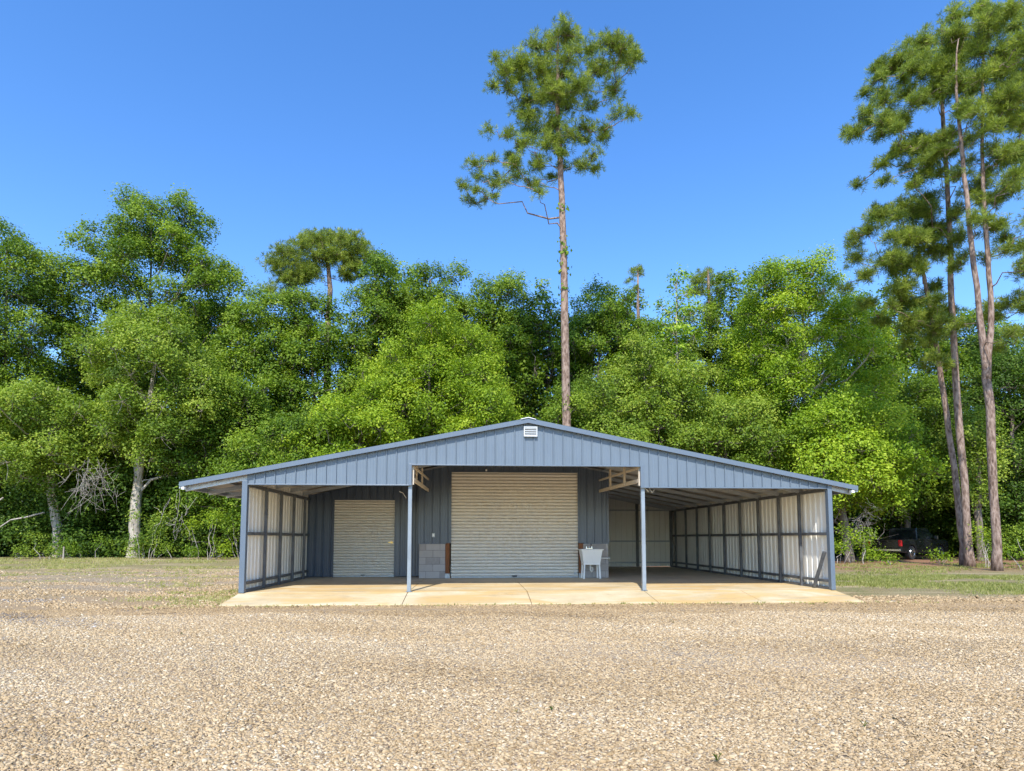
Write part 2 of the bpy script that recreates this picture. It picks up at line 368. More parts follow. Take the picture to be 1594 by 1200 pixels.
def pine(name, key, label, seed, depth_spread=1.6, per=7, ivyz=None, nb=20, L=.27, w=.020, group=None, thick=1.0, tr=1.0, xp=.75):
    rng = np.random.default_rng(seed); P = PINES[key]; Y = P['Y']; paths = []
    for t in P['trunks']: paths.append(smooth_path([[x, Y, z, r] for x, z, r in [(a, b, c*tr) for a, b, c in t]], rng, .02))
    g0 = paths[0][0]; root = empty(name, (g0[0], Y, gz(g0[0], Y)), label=label, cat='pine tree', group=group)
    off = np.array([g0[0], Y, gz(g0[0], Y)])
    tb = MB()
    for j, p in enumerate(paths):
        q = [list(a) for a in p]
        if j == 0:
            q[0][2] = gz(g0[0], Y)-.1; q[0][3] *= 1.28; q.insert(1, [p[0][0]+(p[1][0]-p[0][0])*.25, Y, gz(g0[0], Y)+.5, p[0][3]*1.04])
        tb.tube([Vector(a[:3])-Vector(off) for a in q], [a[3] for a in q], 12)
    cl = []
    for x, z, r in P['cl']:
        dy = rng.normal()*depth_spread*.35; cl.append((x, Y+dy, z-.5*r+(.75*dy if dy < 0 else 0), r*thick))
        for k in range(2):                                 # the far and near sides of the crown
            
                if rng.random() < xp:
                    dy = rng.choice([-1, 1])*rng.uniform(.4, 1.2)*depth_spread; xc = paths[0][0][0]
                    cl.append(((x-xc)*.93+xc+rng.normal()*r*.5, Y+dy, z+(.8*dy if dy < 0 else -.1*dy)-abs(rng.normal())*r*.4, r*.9))
    V, F, T, cents = tufts(rng, cl, per, nb, L, w)
    hb = hubs(cl, lambda z: trunk_at(paths[0], z), Y)
    for ci, (c, Pp) in enumerate(cents):
        h = abs(c[0]-trunk_at(paths[0], c[2])[0]) + abs(c[1]-Y)
        best = min(paths, key=lambda p: abs(trunk_at(p, c[2]-h*.5)[0]-c[0]))
        s = trunk_at(best, max(best[0][2]+1, c[2]-.1-h*rng.uniform(-.02, .34))); r0 = max(.014, min(s[3]*.32, .012+.009*h))
        if hb[ci] >= 0: s = list(cents[hb[ci]][0])+[0]; r0 = .017+.004*h; h = .6
        pts = wiggle(rng, s[:3], c, 5, .08+.03*h, -.05*h*rng.uniform(-.6, 1))
        tb.tube([Vector(p-off) for p in pts], [r0*(1-.72*i/5) for i in range(6)], 5, False)
        for q in Pp[::4]:
            tb.tube([Vector(c-off), Vector((c+q)/2-off+rng.normal(size=3)*.05), Vector(q-off)], [.015, .011, .006], 3, False)
    tb.build('trunk', M['pine_bark'], root, smooth=True)
    np_mesh('crown', V-off, F, LEAF['needle'], root, T)
    if ivyz: ivy(rng, [[a[0]-off[0], 0, a[2]-off[2], a[3]] for a in paths[0]], ivyz[0], ivyz[1], ivyz[2], 'vine', root)
    return root
def gz(x, y):
    t = min(1, max(0, (y-24)/14)); t = t*t*(3-2*t); return -.17 + (.17*t if x < 15 else .06*t)
def broad(name, label, seed, x, Y, zb, zt, rx, kind, dens=88, L=.155, rc=(.85, 1.45), trunk_r=.22, lean=0, bark_='dark_bark', cat='tree', group=None, gaps=.1, trunkpath=None, ry=None):
    zt -= .85; rng = np.random.default_rng(seed); g = gz(x, Y); root = empty(name, (x, Y, g), label=label, cat=cat, group=group)
    ry = ry or min(rx, 4.2); H = (zt-zb)/2; zc = (zt+zb)/2; cl = []
    n = int(1.6*(rx*H + ry*H + rx*ry)/1.25)+10
    ph = rng.uniform(0, 6.28, 6)
    for i in range(n*7):
        if len(cl) >= n: break
        d = unit(rng, 1)[0]; d = d/(np.sum(np.abs(d)**2.8)**(1/2.8)); f = rng.uniform(.4, 1)**.55
        f *= 1+.11*math.sin(3*d[0]+ph[0]+2*d[2])+.10*math.sin(5.5*d[2]+ph[1]+3*d[1])+.08*math.sin(8*d[0]+ph[2])
        rad = rng.uniform(*rc)*(.55 if rng.random() < .3 else 1)
        if kind == 'sweet': tap = 1-.62*max(0, d[2])
        else: tap = 1 - .28*abs(d[2])**2
        p = np.array([x + d[0]*f*max(.3, rx-rad*.6)*tap, Y + d[1]*f*max(.3, ry-rad*.6)*tap, zc + np.sign(d[2])*abs(d[2])**.8*f*max(.4, H-rad*.5)])
        if any((p[0]-c[0])**2+(p[1]-c[1])**2+((p[2]-c[2])*.95)**2 < (.56*(rad+c[3]))**2 for c in cl): continue
        cl.append((*p, rad))
    off = np.array([x, Y, g])
    V, F, T = cluster_leaves(rng, cl, dens, L)
    if trunkpath: path = [[a, Y, b, r] for a, b, r in trunkpath]
    else:
        top = zt-.8; path = [[x, Y, g-.1, trunk_r*1.35], [x+lean*.1, Y, g+.6, trunk_r], [x+lean*.4+rng.normal()*.15, Y, g+(top-g)*.35, trunk_r*.85], [x+lean*.8+rng.normal()*.3, Y, g+(top-g)*.65, trunk_r*.5], [x+lean+rng.normal()*.3, Y, top, .03]]
    path = smooth_path(path, rng, .04); tb = MB()
    tb.tube([Vector(a[:3])-Vector(off) for a in path], [a[3] for a in path], 10)
    hb = hubs(cl, lambda z: trunk_at(path, z), Y)
    for ci, c in enumerate(cl):
        c3 = np.array(c[:3]); h = math.hypot(c3[0]-x, c3[1]-Y)
        s = trunk_at(path, min(path[-1][2]-.3, max(g+1.2, c3[2]-.3-h*rng.uniform(.45, .9)))); r0 = max(.03, min(s[3]*.5, .02+.02*h))
        if hb[ci] >= 0: s = list(cl[hb[ci]][:3]); r0 = .032; h = .8
        pts = wiggle(rng, s[:3], c3, 5, .08+.05*h, -.04*h)
        tb.tube([Vector(p-off) for p in pts], [r0*(1-.7*i/5) for i in range(6)], 5, False)
        for k in range(7):
            q = c3 + unit(rng, 1)[0]*c[3]*.85; tb.tube([Vector(c3-off), Vector((c3+q)/2-off+rng.normal(size=3)*.06), Vector(q-off)], [.02, .014, .006], 3, False)
    tb.build('trunk', M[bark_], root, smooth=True)
    np_mesh('crown', V-off, F, LEAF[kind], root, T)
    return root
def shrub(name, label, seed, x, Y, h, rx, kind, cat='shrub', group=None, L=.12, dens=75, stems=True):
    rng = np.random.default_rng(seed); g = gz(x, Y); root = empty(name, (x, Y, g), label=label, cat=cat, group=group); cl = []
    n = max(3, int(rx*h*2.2))
    for i in range(n):
        r = rng.uniform(.3, .6)*min(1, h/1.4+.3); cl.append((x+rng.uniform(-1, 1)*rx, Y+rng.uniform(-.6, .6)*min(rx, 1.2), g+max(r*.5, rng.uniform(.15, 1)*h*(1-.3*rng.random())-r*.4), r))
    off = np.array([x, Y, g]); V, F, T = cluster_leaves(rng, cl, dens, L, .16, 10, .85)
    V[:, 2] = np.maximum(V[:, 2], g+.01); np_mesh('foliage', V-off, F, LEAF[kind], root, T)
    if stems:
        tb = MB()
        for c in cl:
            pts = wiggle(rng, (x+(c[0]-x)*.5, Y+(c[1]-Y)*.5, g-.05), c[:3], 4, .08)
            tb.tube([Vector(p-off) for p in pts], [.022, .018, .014, .01, .006], 4, False)
        tb.build('stems', M['dead'], root)
    return root

# ------------------------------------------------------------------ ground
def make_ground():
    xs = np.unique(np.concatenate([np.linspace(-400, -60, 12), np.arange(-60, 60.1, 1.), np.linspace(60, 400, 12)]))
    ys = np.unique(np.concatenate([np.linspace(-120, -5, 8), np.arange(-5, 70.1, .75), np.linspace(70, 600, 16)]))
    Xg, Yg = np.meshgrid(xs, ys); Z = np.array([[gz(a, b) for a in xs] for b in ys])
    rng = np.random.default_rng(3)
    und = sum(np.sin(Xg*k*math.cos(t)+Yg*k*math.sin(t)+p) for k, t, p in ((.9, .3, 1), (.55, 1.9, 2), (1.4, 1.1, .5)))*.012
    near = (Yg > 11.5) & (Yg < 26) & (Xg > -6) & (Xg < 9)
    Z = Z + np.where(near, 0, und)
    Z = np.where(near, -.172, Z)
    V = np.stack([Xg, Yg, Z], -1).reshape(-1, 3); nx = len(xs); I = np.arange(len(ys)*nx).reshape(len(ys), nx)
    F = np.stack([I[:-1, :-1], I[:-1, 1:], I[1:, 1:], I[1:, :-1]], -1).reshape(-1, 4)
    tag(np_mesh('ground', V, F, M['ground'], smooth=True), kind='structure')
make_ground()
# concrete: floor bays and sloping aprons, with narrow joints between
XL, XR, XM1, XM2 = -5.02, 8.12, -1.45, 3.76
YF, YW, YB = 13.75, 18.95, 25.1
fl = MB(); g = .006
for a, b in ((XL, XM1), (XM1, 1.15), (1.15, XM2), (XM2, 5.95), (5.95, XR)):
    for c, d in ((YF+.02, 16.6), (16.6, 20.8), (20.8, YB+.1)):
        fl.box((a+g, c+g, -.165), (b-g, d-g, 0))
tag(fl.build('concrete_floor', M['concrete'], bevel=.006), kind='structure')
ap = MB()
for (a, a2), (b, b2) in (((XL, XL), (XM1, XM1)), ((XM1, XM1), (1.15, 1.15)), ((1.15, 1.15), (XM2, XM2)), ((XM2, XM2), (5.95, 5.95)), ((5.95, 5.95), (XR, XR))):
    y0, y1 = 12.66, YF+.008
    t = ((a2+g, y0, -.150), (b2-g, y0, -.150), (b-g, y1, -.001), (a+g, y1, -.001))
    ap.add([(*p[:2], -.3) for p in t]+list(t), [(0,3,2,1),(4,5,6,7),(0,1,5,4),(1,2,6,5),(2,3,7,6),(3,0,4,7)])
tag(ap.build('concrete_apron', M['concrete'], bevel=.006), kind='structure')

# ------------------------------------------------------------------ the barn
barn = empty('metal_barn', (0, 0, 0), label='blue grey ribbed metal pole barn with open bays and cream roll up doors', cat='barn')
def rib_profile(u0, u1, p=.217, hr=.030, wb=.036, wt=.016, phase=0, minor=True):
    pts = [(u0, 0)]; k = math.ceil((u0-phase)/p); u = phase+k*p
    while u < u1-wb/2:
        if u-wb/2 > u0: pts += [(u-wb/2, 0), (u-wt/2, hr), (u+wt/2, hr), (u+wb/2, 0)]
        if minor:
            for q in (.36, .64):
                m = u+p*q
                if u0 < m-.012 and m+.012 < u1: pts += [(m-.012, 0), (m, .0035), (m+.012, 0)]
        u += p
    pts.append((u1, 0)); return pts
def panel(mb, origin, du, dv, dn, prof, lo, hi):
    """ribbed sheet; du along the profile, dv along the ribs; lo, hi functions of u. normal side = dn"""
    o, du, dv, dn = map(Vector, (origin, du, dv, dn)); vs = []; n = len(prof)
    for u, h in prof: vs.append(o+du*u+dn*h+dv*lo(u))
    for u, h in prof: vs.append(o+du*u+dn*h+dv*hi(u))
    flip = du.cross(dv).dot(dn) < 0
    fs = [(i, i+1, n+i+1, n+i) for i in range(n-1)]
    if flip: fs = [f[::-1] for f in fs]
    mb.add(vs, fs)
RX, RZ, SL = 1.17, 3.80, .196                                # ridge and slope
roofz = lambda x: RZ-SL*abs(x-RX)
EL, ER = -6.30, 8.69
# gable cladding above the openings, one sheet piece per bay
gab = MB(); YP = 13.70
for a, b, zb in ((XL+.09, XM1+.03, 2.335), (XM1+.03, XM2-.03, 2.785), (XM2-.03, XR-.08, 2.31)):
    pr = rib_profile(a, b, phase=1.09)
    if a < RX < b: pr = sorted(pr+[(RX, [h for u, h in pr if u <= RX][-1])])
    panel(gab, (0, YP, 0), (1, 0, 0), (0, 0, 1), (0, -1, 0), pr, lambda u, z=zb: z, lambda u: roofz(u)-.07)
gab.each('gable_cladding', M['blue'], barn)
tr = MB()                                                   # drip trims along the lower edges and around the raised centre opening
tr.box((XL+.10, YP-.03, 2.31), (XM1+.0, YP+.05, 2.337)); tr.box((XM2+.0, YP-.03, 2.285), (XR-.09, YP+.05, 2.312))
tr.box((XM1+.03, YP-.03, 2.76), (XM2-.03, YP+.05, 2.787))
tr.box((XM1-.01, YP-.032, 2.311), (XM1+.055, YP+.06, 2.80)); tr.box((XM2-.055, YP-.032, 2.286), (XM2+.01, YP+.06, 2.80))
tr.each('opening_trim', M['blue_trim'], barn, bevel=.004)
# roof sheets
rf = MB()
ry0, ry1 = 13.62, YB+.12
for s, xe in ((-1, EL), (1, ER)):
    ln = abs(xe-RX); d = Vector((s, 0, -SL)).normalized(); full = ln*math.sqrt(1+SL*SL)
    nrm = Vector((s*SL, 0, 1)).normalized()
    panel(rf, (RX, 0, RZ-.012), (0, 1, 0), d, nrm, rib_profile(ry0, ry1, p=.229), lambda u: 0., lambda u, f=full: f)
rf.each('roof', M['roofsheet'], barn)
rk = MB()                                                   # rake fascia
for s, xe in ((-1, EL), (1, ER)):
    for (y0, y1) in ((13.585, 13.615), (YB+.125, YB+.15)):
        e = .105
        q = [(RX, RZ+.022), (xe, roofz(xe)+.022), (xe, roofz(xe)+.022-e), (RX, RZ+.022-e)]
        n = len(rk.v); vs = [(x, y0, z) for x, z in q]+[(x, y1, z) for x, z in q]
        fs = [(0,1,2,3),(7,6,5,4),(0,4,5,1),(1,5,6,2),(2,6,7,3),(3,7,4,0)]
        if s > 0: fs = [f[::-1] for f in fs]
        rk.add(vs, [f[::-1] for f in fs])
    # cap flange lying on the roof edge
    q = [(RX, RZ+.024), (xe, roofz(xe)+.024)]
    rk.add([(q[0][0], 13.585, q[0][1]), (q[1][0], 13.585, q[1][1]), (q[1][0], 13.70, q[1][1]+.004), (q[0][0], 13.70, q[0][1]+.004)], [(0,1,2,3) if s < 0 else (3,2,1,0)])
rk.each('rake_trim', M['blue_trim'], barn)
rc = MB(); rc.add([(RX-.17, 13.56, RZ+.0), (RX, 13.56, RZ+.042), (RX+.17, 13.56, RZ+.0), (RX-.17, ry1+.03, RZ+.0), (RX, ry1+.03, RZ+.042), (RX+.17, ry1+.03, RZ+.0),
   (RX-.17, 13.56, RZ-.012), (RX+.17, 13.56, RZ-.012), (RX, 13.56, RZ+.028)], [(0,1,4,3),(1,2,5,4),(0,6,8,1),(1,8,7,2)])
rc.build('ridge_cap', M['white'], barn)
# eave purlins and the rafters, purlins
for s, xe in ((-1, EL), (1, ER)):
    e = MB(); e.box((xe-.012 if s < 0 else xe-.05, 13.62, roofz(xe)-.115), (xe+.05 if s < 0 else xe+.012, ry1, roofz(xe)-.03)); e.build('eave_trim', M['galv'], barn)
    c = MB(); x = xe+.07 if s < 0 else xe-.11; c.box((x-.03, 13.60, roofz(xe)-.135), (x+.03, 13.70, roofz(xe)-.07)); c.build('eave_end_cap', M['white'], barn)
rafY = [13.78, 14.95, 16.0, 17.2, 18.42, 19.65, 20.9, 22.1, 23.3, 24.5, 25.0]
for y in rafY:
    r = MB()
    r.beam((RX, y, RZ-.125), (EL+.06, y, roofz(EL)-.125+.01), .06, .10); r.beam((RX, y, RZ-.125), (ER-.06, y, roofz(ER)-.125+.01), .06, .10)
    r.each('rafter', M['galv'], barn)
for k in range(-5, 6):
    if k == 0: continue
    x = RX + k*1.36
    if x < EL+.2 or x > ER-.2: continue
    p = MB(); p.box((x-.03, 13.66, roofz(x)-.068), (x+.03, ry1-.02, roofz(x)-.030)); p.build('purlin', M['galv'], barn)
# gable vent
vt = MB(); vx0, vx1, vz0, vz1 = 1.075, 1.375, 3.42, 3.635
vt.box((vx0, YP-.075, vz0), (vx0+.018, YP-.022, vz1)); vt.box((vx1-.018, YP-.075, vz0), (vx1, YP-.022, vz1))
vt.box((vx0, YP-.08, vz1-.02), (vx1, YP-.022, vz1+.003)); vt.box((vx0, YP-.08, vz0-.003), (vx1, YP-.022, vz0+.016))
vt.box((vx0+.01, YP-.028, vz0+.01), (vx1-.01, YP-.023, vz1-.01))
vv = vt.build('gable_vent', M['vent'], barn)
lv = MB()
for i in range(4):
    z = vz0+.022+i*.047; lv.add([(vx0+.018, YP-.078, z), (vx1-.018, YP-.078, z), (vx1-.018, YP-.040, z+.028), (vx0+.018, YP-.040, z+.028), (vx0+.018, YP-.078, z-.004), (vx1-.018, YP-.078, z-.004)], [(0,1,2,3), (4,5,1,0)])
lv.build('louvre', M['vent'], vv); lb_ = MB(); lb_.box((vx0+.018, YP-.036, vz0+.016), (vx1-.018, YP-.029, vz1-.02)); lb_.build('louvre_shade_backing', M['dark'], vv)  # dark backing added as painted shade in the gaps between louvres
# corner posts (painted) and round-cornered galvanised intermediate posts
for x0, x1 in ((XL, XL+.115), (XR-.10, XR)):
    c = MB(); c.box((x0, 13.665, .0), (x1, 13.79, 2.41 if x0 < 0 else 2.36)); c.build('corner_post', M['blue_trim'], barn, bevel=.006)
for x in (XM1+.02, XM2+.01):
    c = MB(); c.box((x-.042, 13.74, .006), (x+.042, 13.824, 2.40)); c.box((x-.07, 13.71, .001), (x+.07, 13.855, .006)); c.each('post', M['galv_post'], barn, bevel=.008)
# side walls: sheet, studs, girts
def side_wall(x, y0, y1, n, topz):
    w = MB(); panel(w, (x, 0, 0), (0, 1, 0), (0, 0, 1), (n, 0, 0), rib_profile(y0, y1, p=.2286, phase=y0+.1, hr=.034, wb=.085, wt=.04, minor=False), lambda u: .02, lambda u: topz)
    w.build('side_wall_sheet', M['blue'], barn)
side_wall(XL+.005, 13.80, YB+.03, -1, roofz(XL)-.07); side_wall(XR-.005, 13.80, YB+.03, 1, roofz(XR)-.07)
def studs(x, ys, side, ztop):
    for y in ys:
        s = MB(); s.box((x-.032, y-.032, .0), (x+.032, y+.032, ztop)); s.build('wall_stud', M['frame'], barn, bevel=.004)
studs(XL+.10, [14.97, 16.1, 17.22, 18.3], 1, 2.34); studs(XR-.10, rafY[1:-1], -1, 2.29)
for x, y1, zt in ((XL+.062, 18.88, 2.36), (XR-.062, YB-.05, 2.31)):
    for z, h in ((.03, .05), (.20, .045), (1.27, .055), (zt-.03, .06)):
        s = MB(); s.box((x-.034, 13.80, z-h/2), (x+.034, y1, z+h/2)); s.box((x-.040, 13.80, z-h/2-.014), (x+.040, y1, z-h/2-.002)); s.build('girt', M['frame'], barn)
# back wall of the right bay
bw = MB(); pr = rib_profile(3.9, XR, p=.2286); panel(bw, (0, YB, 0), (1, 0, 0), (0, 0, 1), (0, 1, 0), pr, lambda u: .02, lambda u: roofz(u)-.07); bw.build('back_wall_sheet', M['blue'], barn)
pr2 = rib_profile(XL+.02, 3.9, p=.2286)
bw = MB(); panel(bw, (0, YB, 0), (1, 0, 0), (0, 0, 1), (0, 1, 0), sorted(pr2+[(RX, 0)]), lambda u: .02, lambda u: roofz(u)-.07); bw.build('back_wall_sheet', M['blue'], barn)
for x in (6.6, 8.0):
    s = MB(); s.box((x-.05, YB-.12, 0), (x+.05, YB-.02, roofz(x)-.15)); s.build('wall_stud', M['frame'], barn)
for z in (.18, 1.04, 2.30):
    s = MB()
    for a, b in ((3.95, 6.545), (6.655, 7.94)): s.box((a, YB-.10, z-.03), (b, YB-.03, z+.03))
    s.each('girt', M['galv'], barn)
# enclosed room: left-bay front wall with the small door, projecting box with the large door
XB0, XB1, YX = -1.62, 3.94, 18.30
DL0, DL1, DLT = -4.22, -2.42, 2.31
w = MB()
for a, b, z0 in ((XL+.02, DL0, .02), (DL0, DL1, DLT), (DL1, XB0, .02)):
    panel(w, (0, YW, 0), (1, 0, 0), (0, 0, 1), (0, -1, 0), rib_profile(a, b, p=.2286, phase=.03), lambda u, z=z0: z, lambda u: roofz(u)-.14)
w.each('room_front_wall', M['box_blue'], barn)
w = MB(); DB0, DB1, DBT = -.70, 3.05, 3.11
for a, b, z0 in ((XB0, DB0, 1.02), (DB0, DB1, DBT), (DB1, XB1, 1.02)):
    pr = rib_profile(a, b, p=.2286, phase=.12)
    if a < RX < b: pr = sorted(pr+[(RX, 0)])
    panel(w, (0, YX, 0), (1, 0, 0), (0, 0, 1), (0, -1, 0), pr, lambda u, z=z0: z, lambda u: roofz(u)-.14)
panel(w, (XB0, 0, 0), (0, 1, 0), (0, 0, 1), (-1, 0, 0), rib_profile(YX, YW, p=.2286), lambda u: 1.02, lambda u: roofz(XB0)-.14)
panel(w, (XB1, 0, 0), (0, 1, 0), (0, 0, 1), (1, 0, 0), rib_profile(YX, YB-.1, p=.2286), lambda u: 1.02, lambda u: roofz(XB1)-.14)
w.each('room_wall_cladding', M['box_blue'], barn)
t = MB()
for x in (XB0, XB1): t.box((x-.03, YX-.034, 1.01), (x+.03, YX+.03, roofz(x)-.15))
t.box((XB0-.02, YX-.036, .995), (-.86, YX+.0, 1.018)); t.box((3.20, YX-.036, .995), (XB1+.02, YX+.0, 1.018))
t.each('corner_trim', M['box_blue'], barn)
for a, b in ((XB0, -.86), (3.19, XB1)):
    k = MB(); k.box((a, YX-.03, 0), (b, YX+.17, .995)); k.build('block_panel', M['block'], barn, bevel=.008)
k = MB(); k.box((XB1-.20, YX+.17, 0), (XB1, YB-.2, .995)); k.box((XB0, YX+.17, 0), (XB0+.2, YW, .995)); k.each('block_panel', M['block'], barn)
for a, b in ((-.855, -.735), (3.065, 3.185)):
    k = MB(); k.box((a, YX-.05, .14), (b, YX+.03, 1.01)); k.build('door_jamb', M['rust_wood'], barn, bevel=.004)
    k = MB(); k.box((a-.01, YX-.055, 0), (b+.01, YX+.03, .138)); k.build('post_bracket', M['galv'], barn, bevel=.004)
def rollup(x0, x1, y, top, pitch, depth, name):
    root = None; pts = []; z = .045
    while z < top-.03:
        for f, h in ((0, 0), (.12, .05*depth), (.35, depth*.75), (.55, depth), (.78, depth*.85), (.92, depth*.3)): pts.append((z+pitch*f, h))
        z += pitch
    pts = [p for p in pts if p[0] <= top]
    d = MB(); vs = []; n = len(pts)
    for X in (x0, x1): vs += [(X, y-h, zz) for zz, h in pts]
    d.add(vs, [(i, n+i, n+i+1, i+1) for i in range(n-1)])
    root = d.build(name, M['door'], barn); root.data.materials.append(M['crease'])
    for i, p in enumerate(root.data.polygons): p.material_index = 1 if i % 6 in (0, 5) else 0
    b = MB(); b.box((x0, y-.035, .008), (x1, y+.01, .05)); b.build('bottom_bar', M['galv'], root, bevel=.004)
    return root
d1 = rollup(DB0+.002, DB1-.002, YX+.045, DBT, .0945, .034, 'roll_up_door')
tag(d1, label='large cream roll up door in the centre bay')
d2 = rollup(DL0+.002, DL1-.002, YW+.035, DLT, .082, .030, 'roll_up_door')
tag(d2, label='small cream roll up door in the left bay')
h = MB(); h.box((1.08, YX-.03, .055), (1.24, YX+.01, .075)); h.tube([(1.10, YX-.01, .06), (1.10, YX-.05, .045), (1.22, YX-.05, .045), (1.22, YX-.01, .06)], .008, 6); h.build('handle', M['dark'], d1)
h = MB(); h.box((2.92, YX-.01, .10), (3.0, YX+.02, .16)); h.build('latch', M['galv'], d1)
h = MB(); h.box((-2.60, YW-.012, 1.02), (-2.46, YW+.02, 1.055)); h.box((-2.52, YW-.03, .99), (-2.49, YW+.02, 1.08)); h.build('latch', M['brass'], d2)
h = MB(); h.box((-3.40, YW-.03, .055), (-3.28, YW+.01, .075)); h.build('handle', M['dark'], d2)
f = MB()
f.box((DB0-.03, YX-.03, 1.02), (DB0+.005, YX+.06, DBT+.03)); f.box((DB1-.005, YX-.03, 1.02), (DB1+.03, YX+.06, DBT+.03)); f.box((DB0+.005, YX-.028, DBT), (DB1-.005, YX+.06, DBT+.028))
f.box((DL0-.025, YW-.03, 0), (DL0+.002, YW+.05, DLT+.025)); f.box((DL1-.002, YW-.03, 0), (DL1+.025, YW+.05, DLT+.025)); f.box((DL0+.002, YW-.028, DLT), (DL1-.002, YW+.05, DLT+.025))
f.each('door_frame_trim', M['box_blue'], barn)
s = MB(); s.box((-1.255, YX-.05, 1.19), (-1.165, YX-.02, 1.31)); sw = s.build('switch_box', M['galv'], barn, bevel=.006)
s = MB(); s.box((-1.235, YX-.056, 1.215), (-1.185, YX-.049, 1.285)); s.build('switch_cover', M['white'], sw, bevel=.003)
# small lamp holder above the big door
s = MB(); s.box((.30, YX-.07, 3.135), (.35, YX-.02, 3.19)); s.build('lamp_holder', M['white'], barn, bevel=.006)
# timber trusses carrying the header back to the room
for x, y1 in ((XM2-.06, 18.28), (XM1+.08, 18.28)):
    t = MB()
    t.beam((x, 13.80, 2.46), (x, y1, 2.56), .038, .085); t.beam((x, 13.80, 2.75), (x, y1, 2.88), .038, .045)
    for y in (15.0, 16.6): t.box((x-.060, y-.045, 2.44+.02*(y-13.8)), (x-.022, y+.045, 2.95+.026*(y-13.8)))
    t.build('timber_truss', M['pine_wood'], barn)
    c = MB(); c.box((x-.02, 13.76, 2.34), (x+.02, 13.80, 2.78)); c.build('truss_hanger', M['pine_wood'], barn)
# loose wires by the right post
wi = MB(); wi.tube([(XM2-.04, 13.84, 2.52), (XM2-.03, 13.85, 2.44), (XM2+.0, 13.86, 2.40), (XM2-.01, 13.86, 2.28)], .008, 6)
wi.tube([(XM2+.12, 13.95, 2.30), (XM2+.20, 13.96, 2.22), (XM2+.22, 13.96, 2.30), (XM2+.28, 13.96, 2.20), (XM2+.34, 13.96, 2.27)], .008, 6); wi.tube([(XM2+.08, 14, 2.3), (XM2+.05, 14, 2.15)], .008, 6)
wi.each('cable', M['white'], barn)
wi = MB(); wi.tube([(-2.05, 16.9, 2.42), (-1.95, 16.9, 2.38), (-1.86, 16.9, 2.24)], .008, 6); wi.build('cable', M['white'], barn)
# leaning brace inside the right front corner
b = MB(); b.beam((XR-.16, 14.28, .03), (XR-.13, 13.84, .86), .05, .07, (1, 0, 0)); b.build('corner_brace', M['frame'], barn, bevel=.004)
# dark cable plug lying by the left post
# ------------------------------------------------------------------ laundry sink
sk = empty('laundry_sink', (3.36, YX-.30, 0), label='white plastic laundry tub on splayed legs by the block wall', cat='sink')
def taper_box(mb, x0, x1, y0, y1, z0, z1, ins):
    a = [(x0+ins, y0+ins, z0), (x1-ins, y0+ins, z0), (x1-ins, y1-ins, z0), (x0+ins, y1-ins, z0)]; b = [(x0, y0, z1), (x1, y0, z1), (x1, y1, z1), (x0, y1, z1)]
    mb.add(a+b, [(0,3,2,1),(0,1,5,4),(1,2,6,5),(2,3,7,6),(3,0,4,7)]); return b
b = MB(); taper_box(b, -.30, .30, -.26, .26, .46, .82, .055)
ib = [(-.26+.05, -.22+.05, .50), (.26-.05, -.22+.05, .50), (.26-.05, .20-.05, .50), (-.26+.05, .20-.05, .50)]; it = [(-.27, -.23, .82), (.27, -.23, .82), (.27, .17, .82), (-.27, .17, .82)]
b.add(ib+it, [(0,1,2,3),(4,5,1,0),(5,6,2,1),(6,7,3,2),(7,4,0,3)])
o4 = [(-.335, -.285, .82), (.335, -.285, .82), (.335, .27, .82), (-.335, .27, .82)]
b.add(o4+[(p[0], p[1], .845) for p in o4]+[(p[0], p[1], .845) for p in it]+it, [(0,1,5,4),(1,2,6,5),(2,3,7,6),(3,0,4,7),(4,5,9,8),(5,6,10,9),(6,7,11,10),(7,4,8,11),(8,9,13,12),(9,10,14,13),(10,11,15,14),(11,8,12,15),(3,2,1,0)])
b.box((-.245, -.205, .40), (.245, -.19, .47)); b.box((-.245, .19, .40), (.245, .205, .47)); b.box((-.245, -.19, .40), (-.23, .19, .47)); b.box((.23, -.19, .40), (.245, .19, .47))
b.build('basin', M['white'], sk, bevel=.006)
for sx in (-1, 1):
    for sy in (-1, 1):
        l = MB(); l.beam((sx*.215, sy*.175, .42), (sx*.235, sy*.195, .0), .045, .05, (0, 1, 0)); l.build('leg', M['white'], sk, bevel=.004)
fc = MB(); fc.box((-.10, .19, .846), (.10, .25, .875)); fc.lathe([(.022, .875), (.020, .92), (.026, .925)], (-.08, .22, 0)); fc.lathe([(.022, .875), (.020, .92), (.026, .925)], (.08, .22, 0))
fc.tube([(0, .22, .87), (0, .22, .95), (.03, .16, .99), (.045, .06, .97), (.045, .04, .93)], .012, 8); fc.build('faucet', M['chrome'], sk, smooth=False)
dp = MB(); dp.tube([(-.01, -.02, .45), (-.01, -.02, .24), (.03, .02, .19), (.07, .05, .24), (.07, .1, .30), (.07, .26, .30)], .022, 10); dp.build('drain_trap', M['white'], sk, smooth=True)
dp = MB(); dp.tube([(.27, .20, .575), (.62, .20, .575)], .02, 10); dp.build('waste_pipe', M['white'], sk, smooth=True)

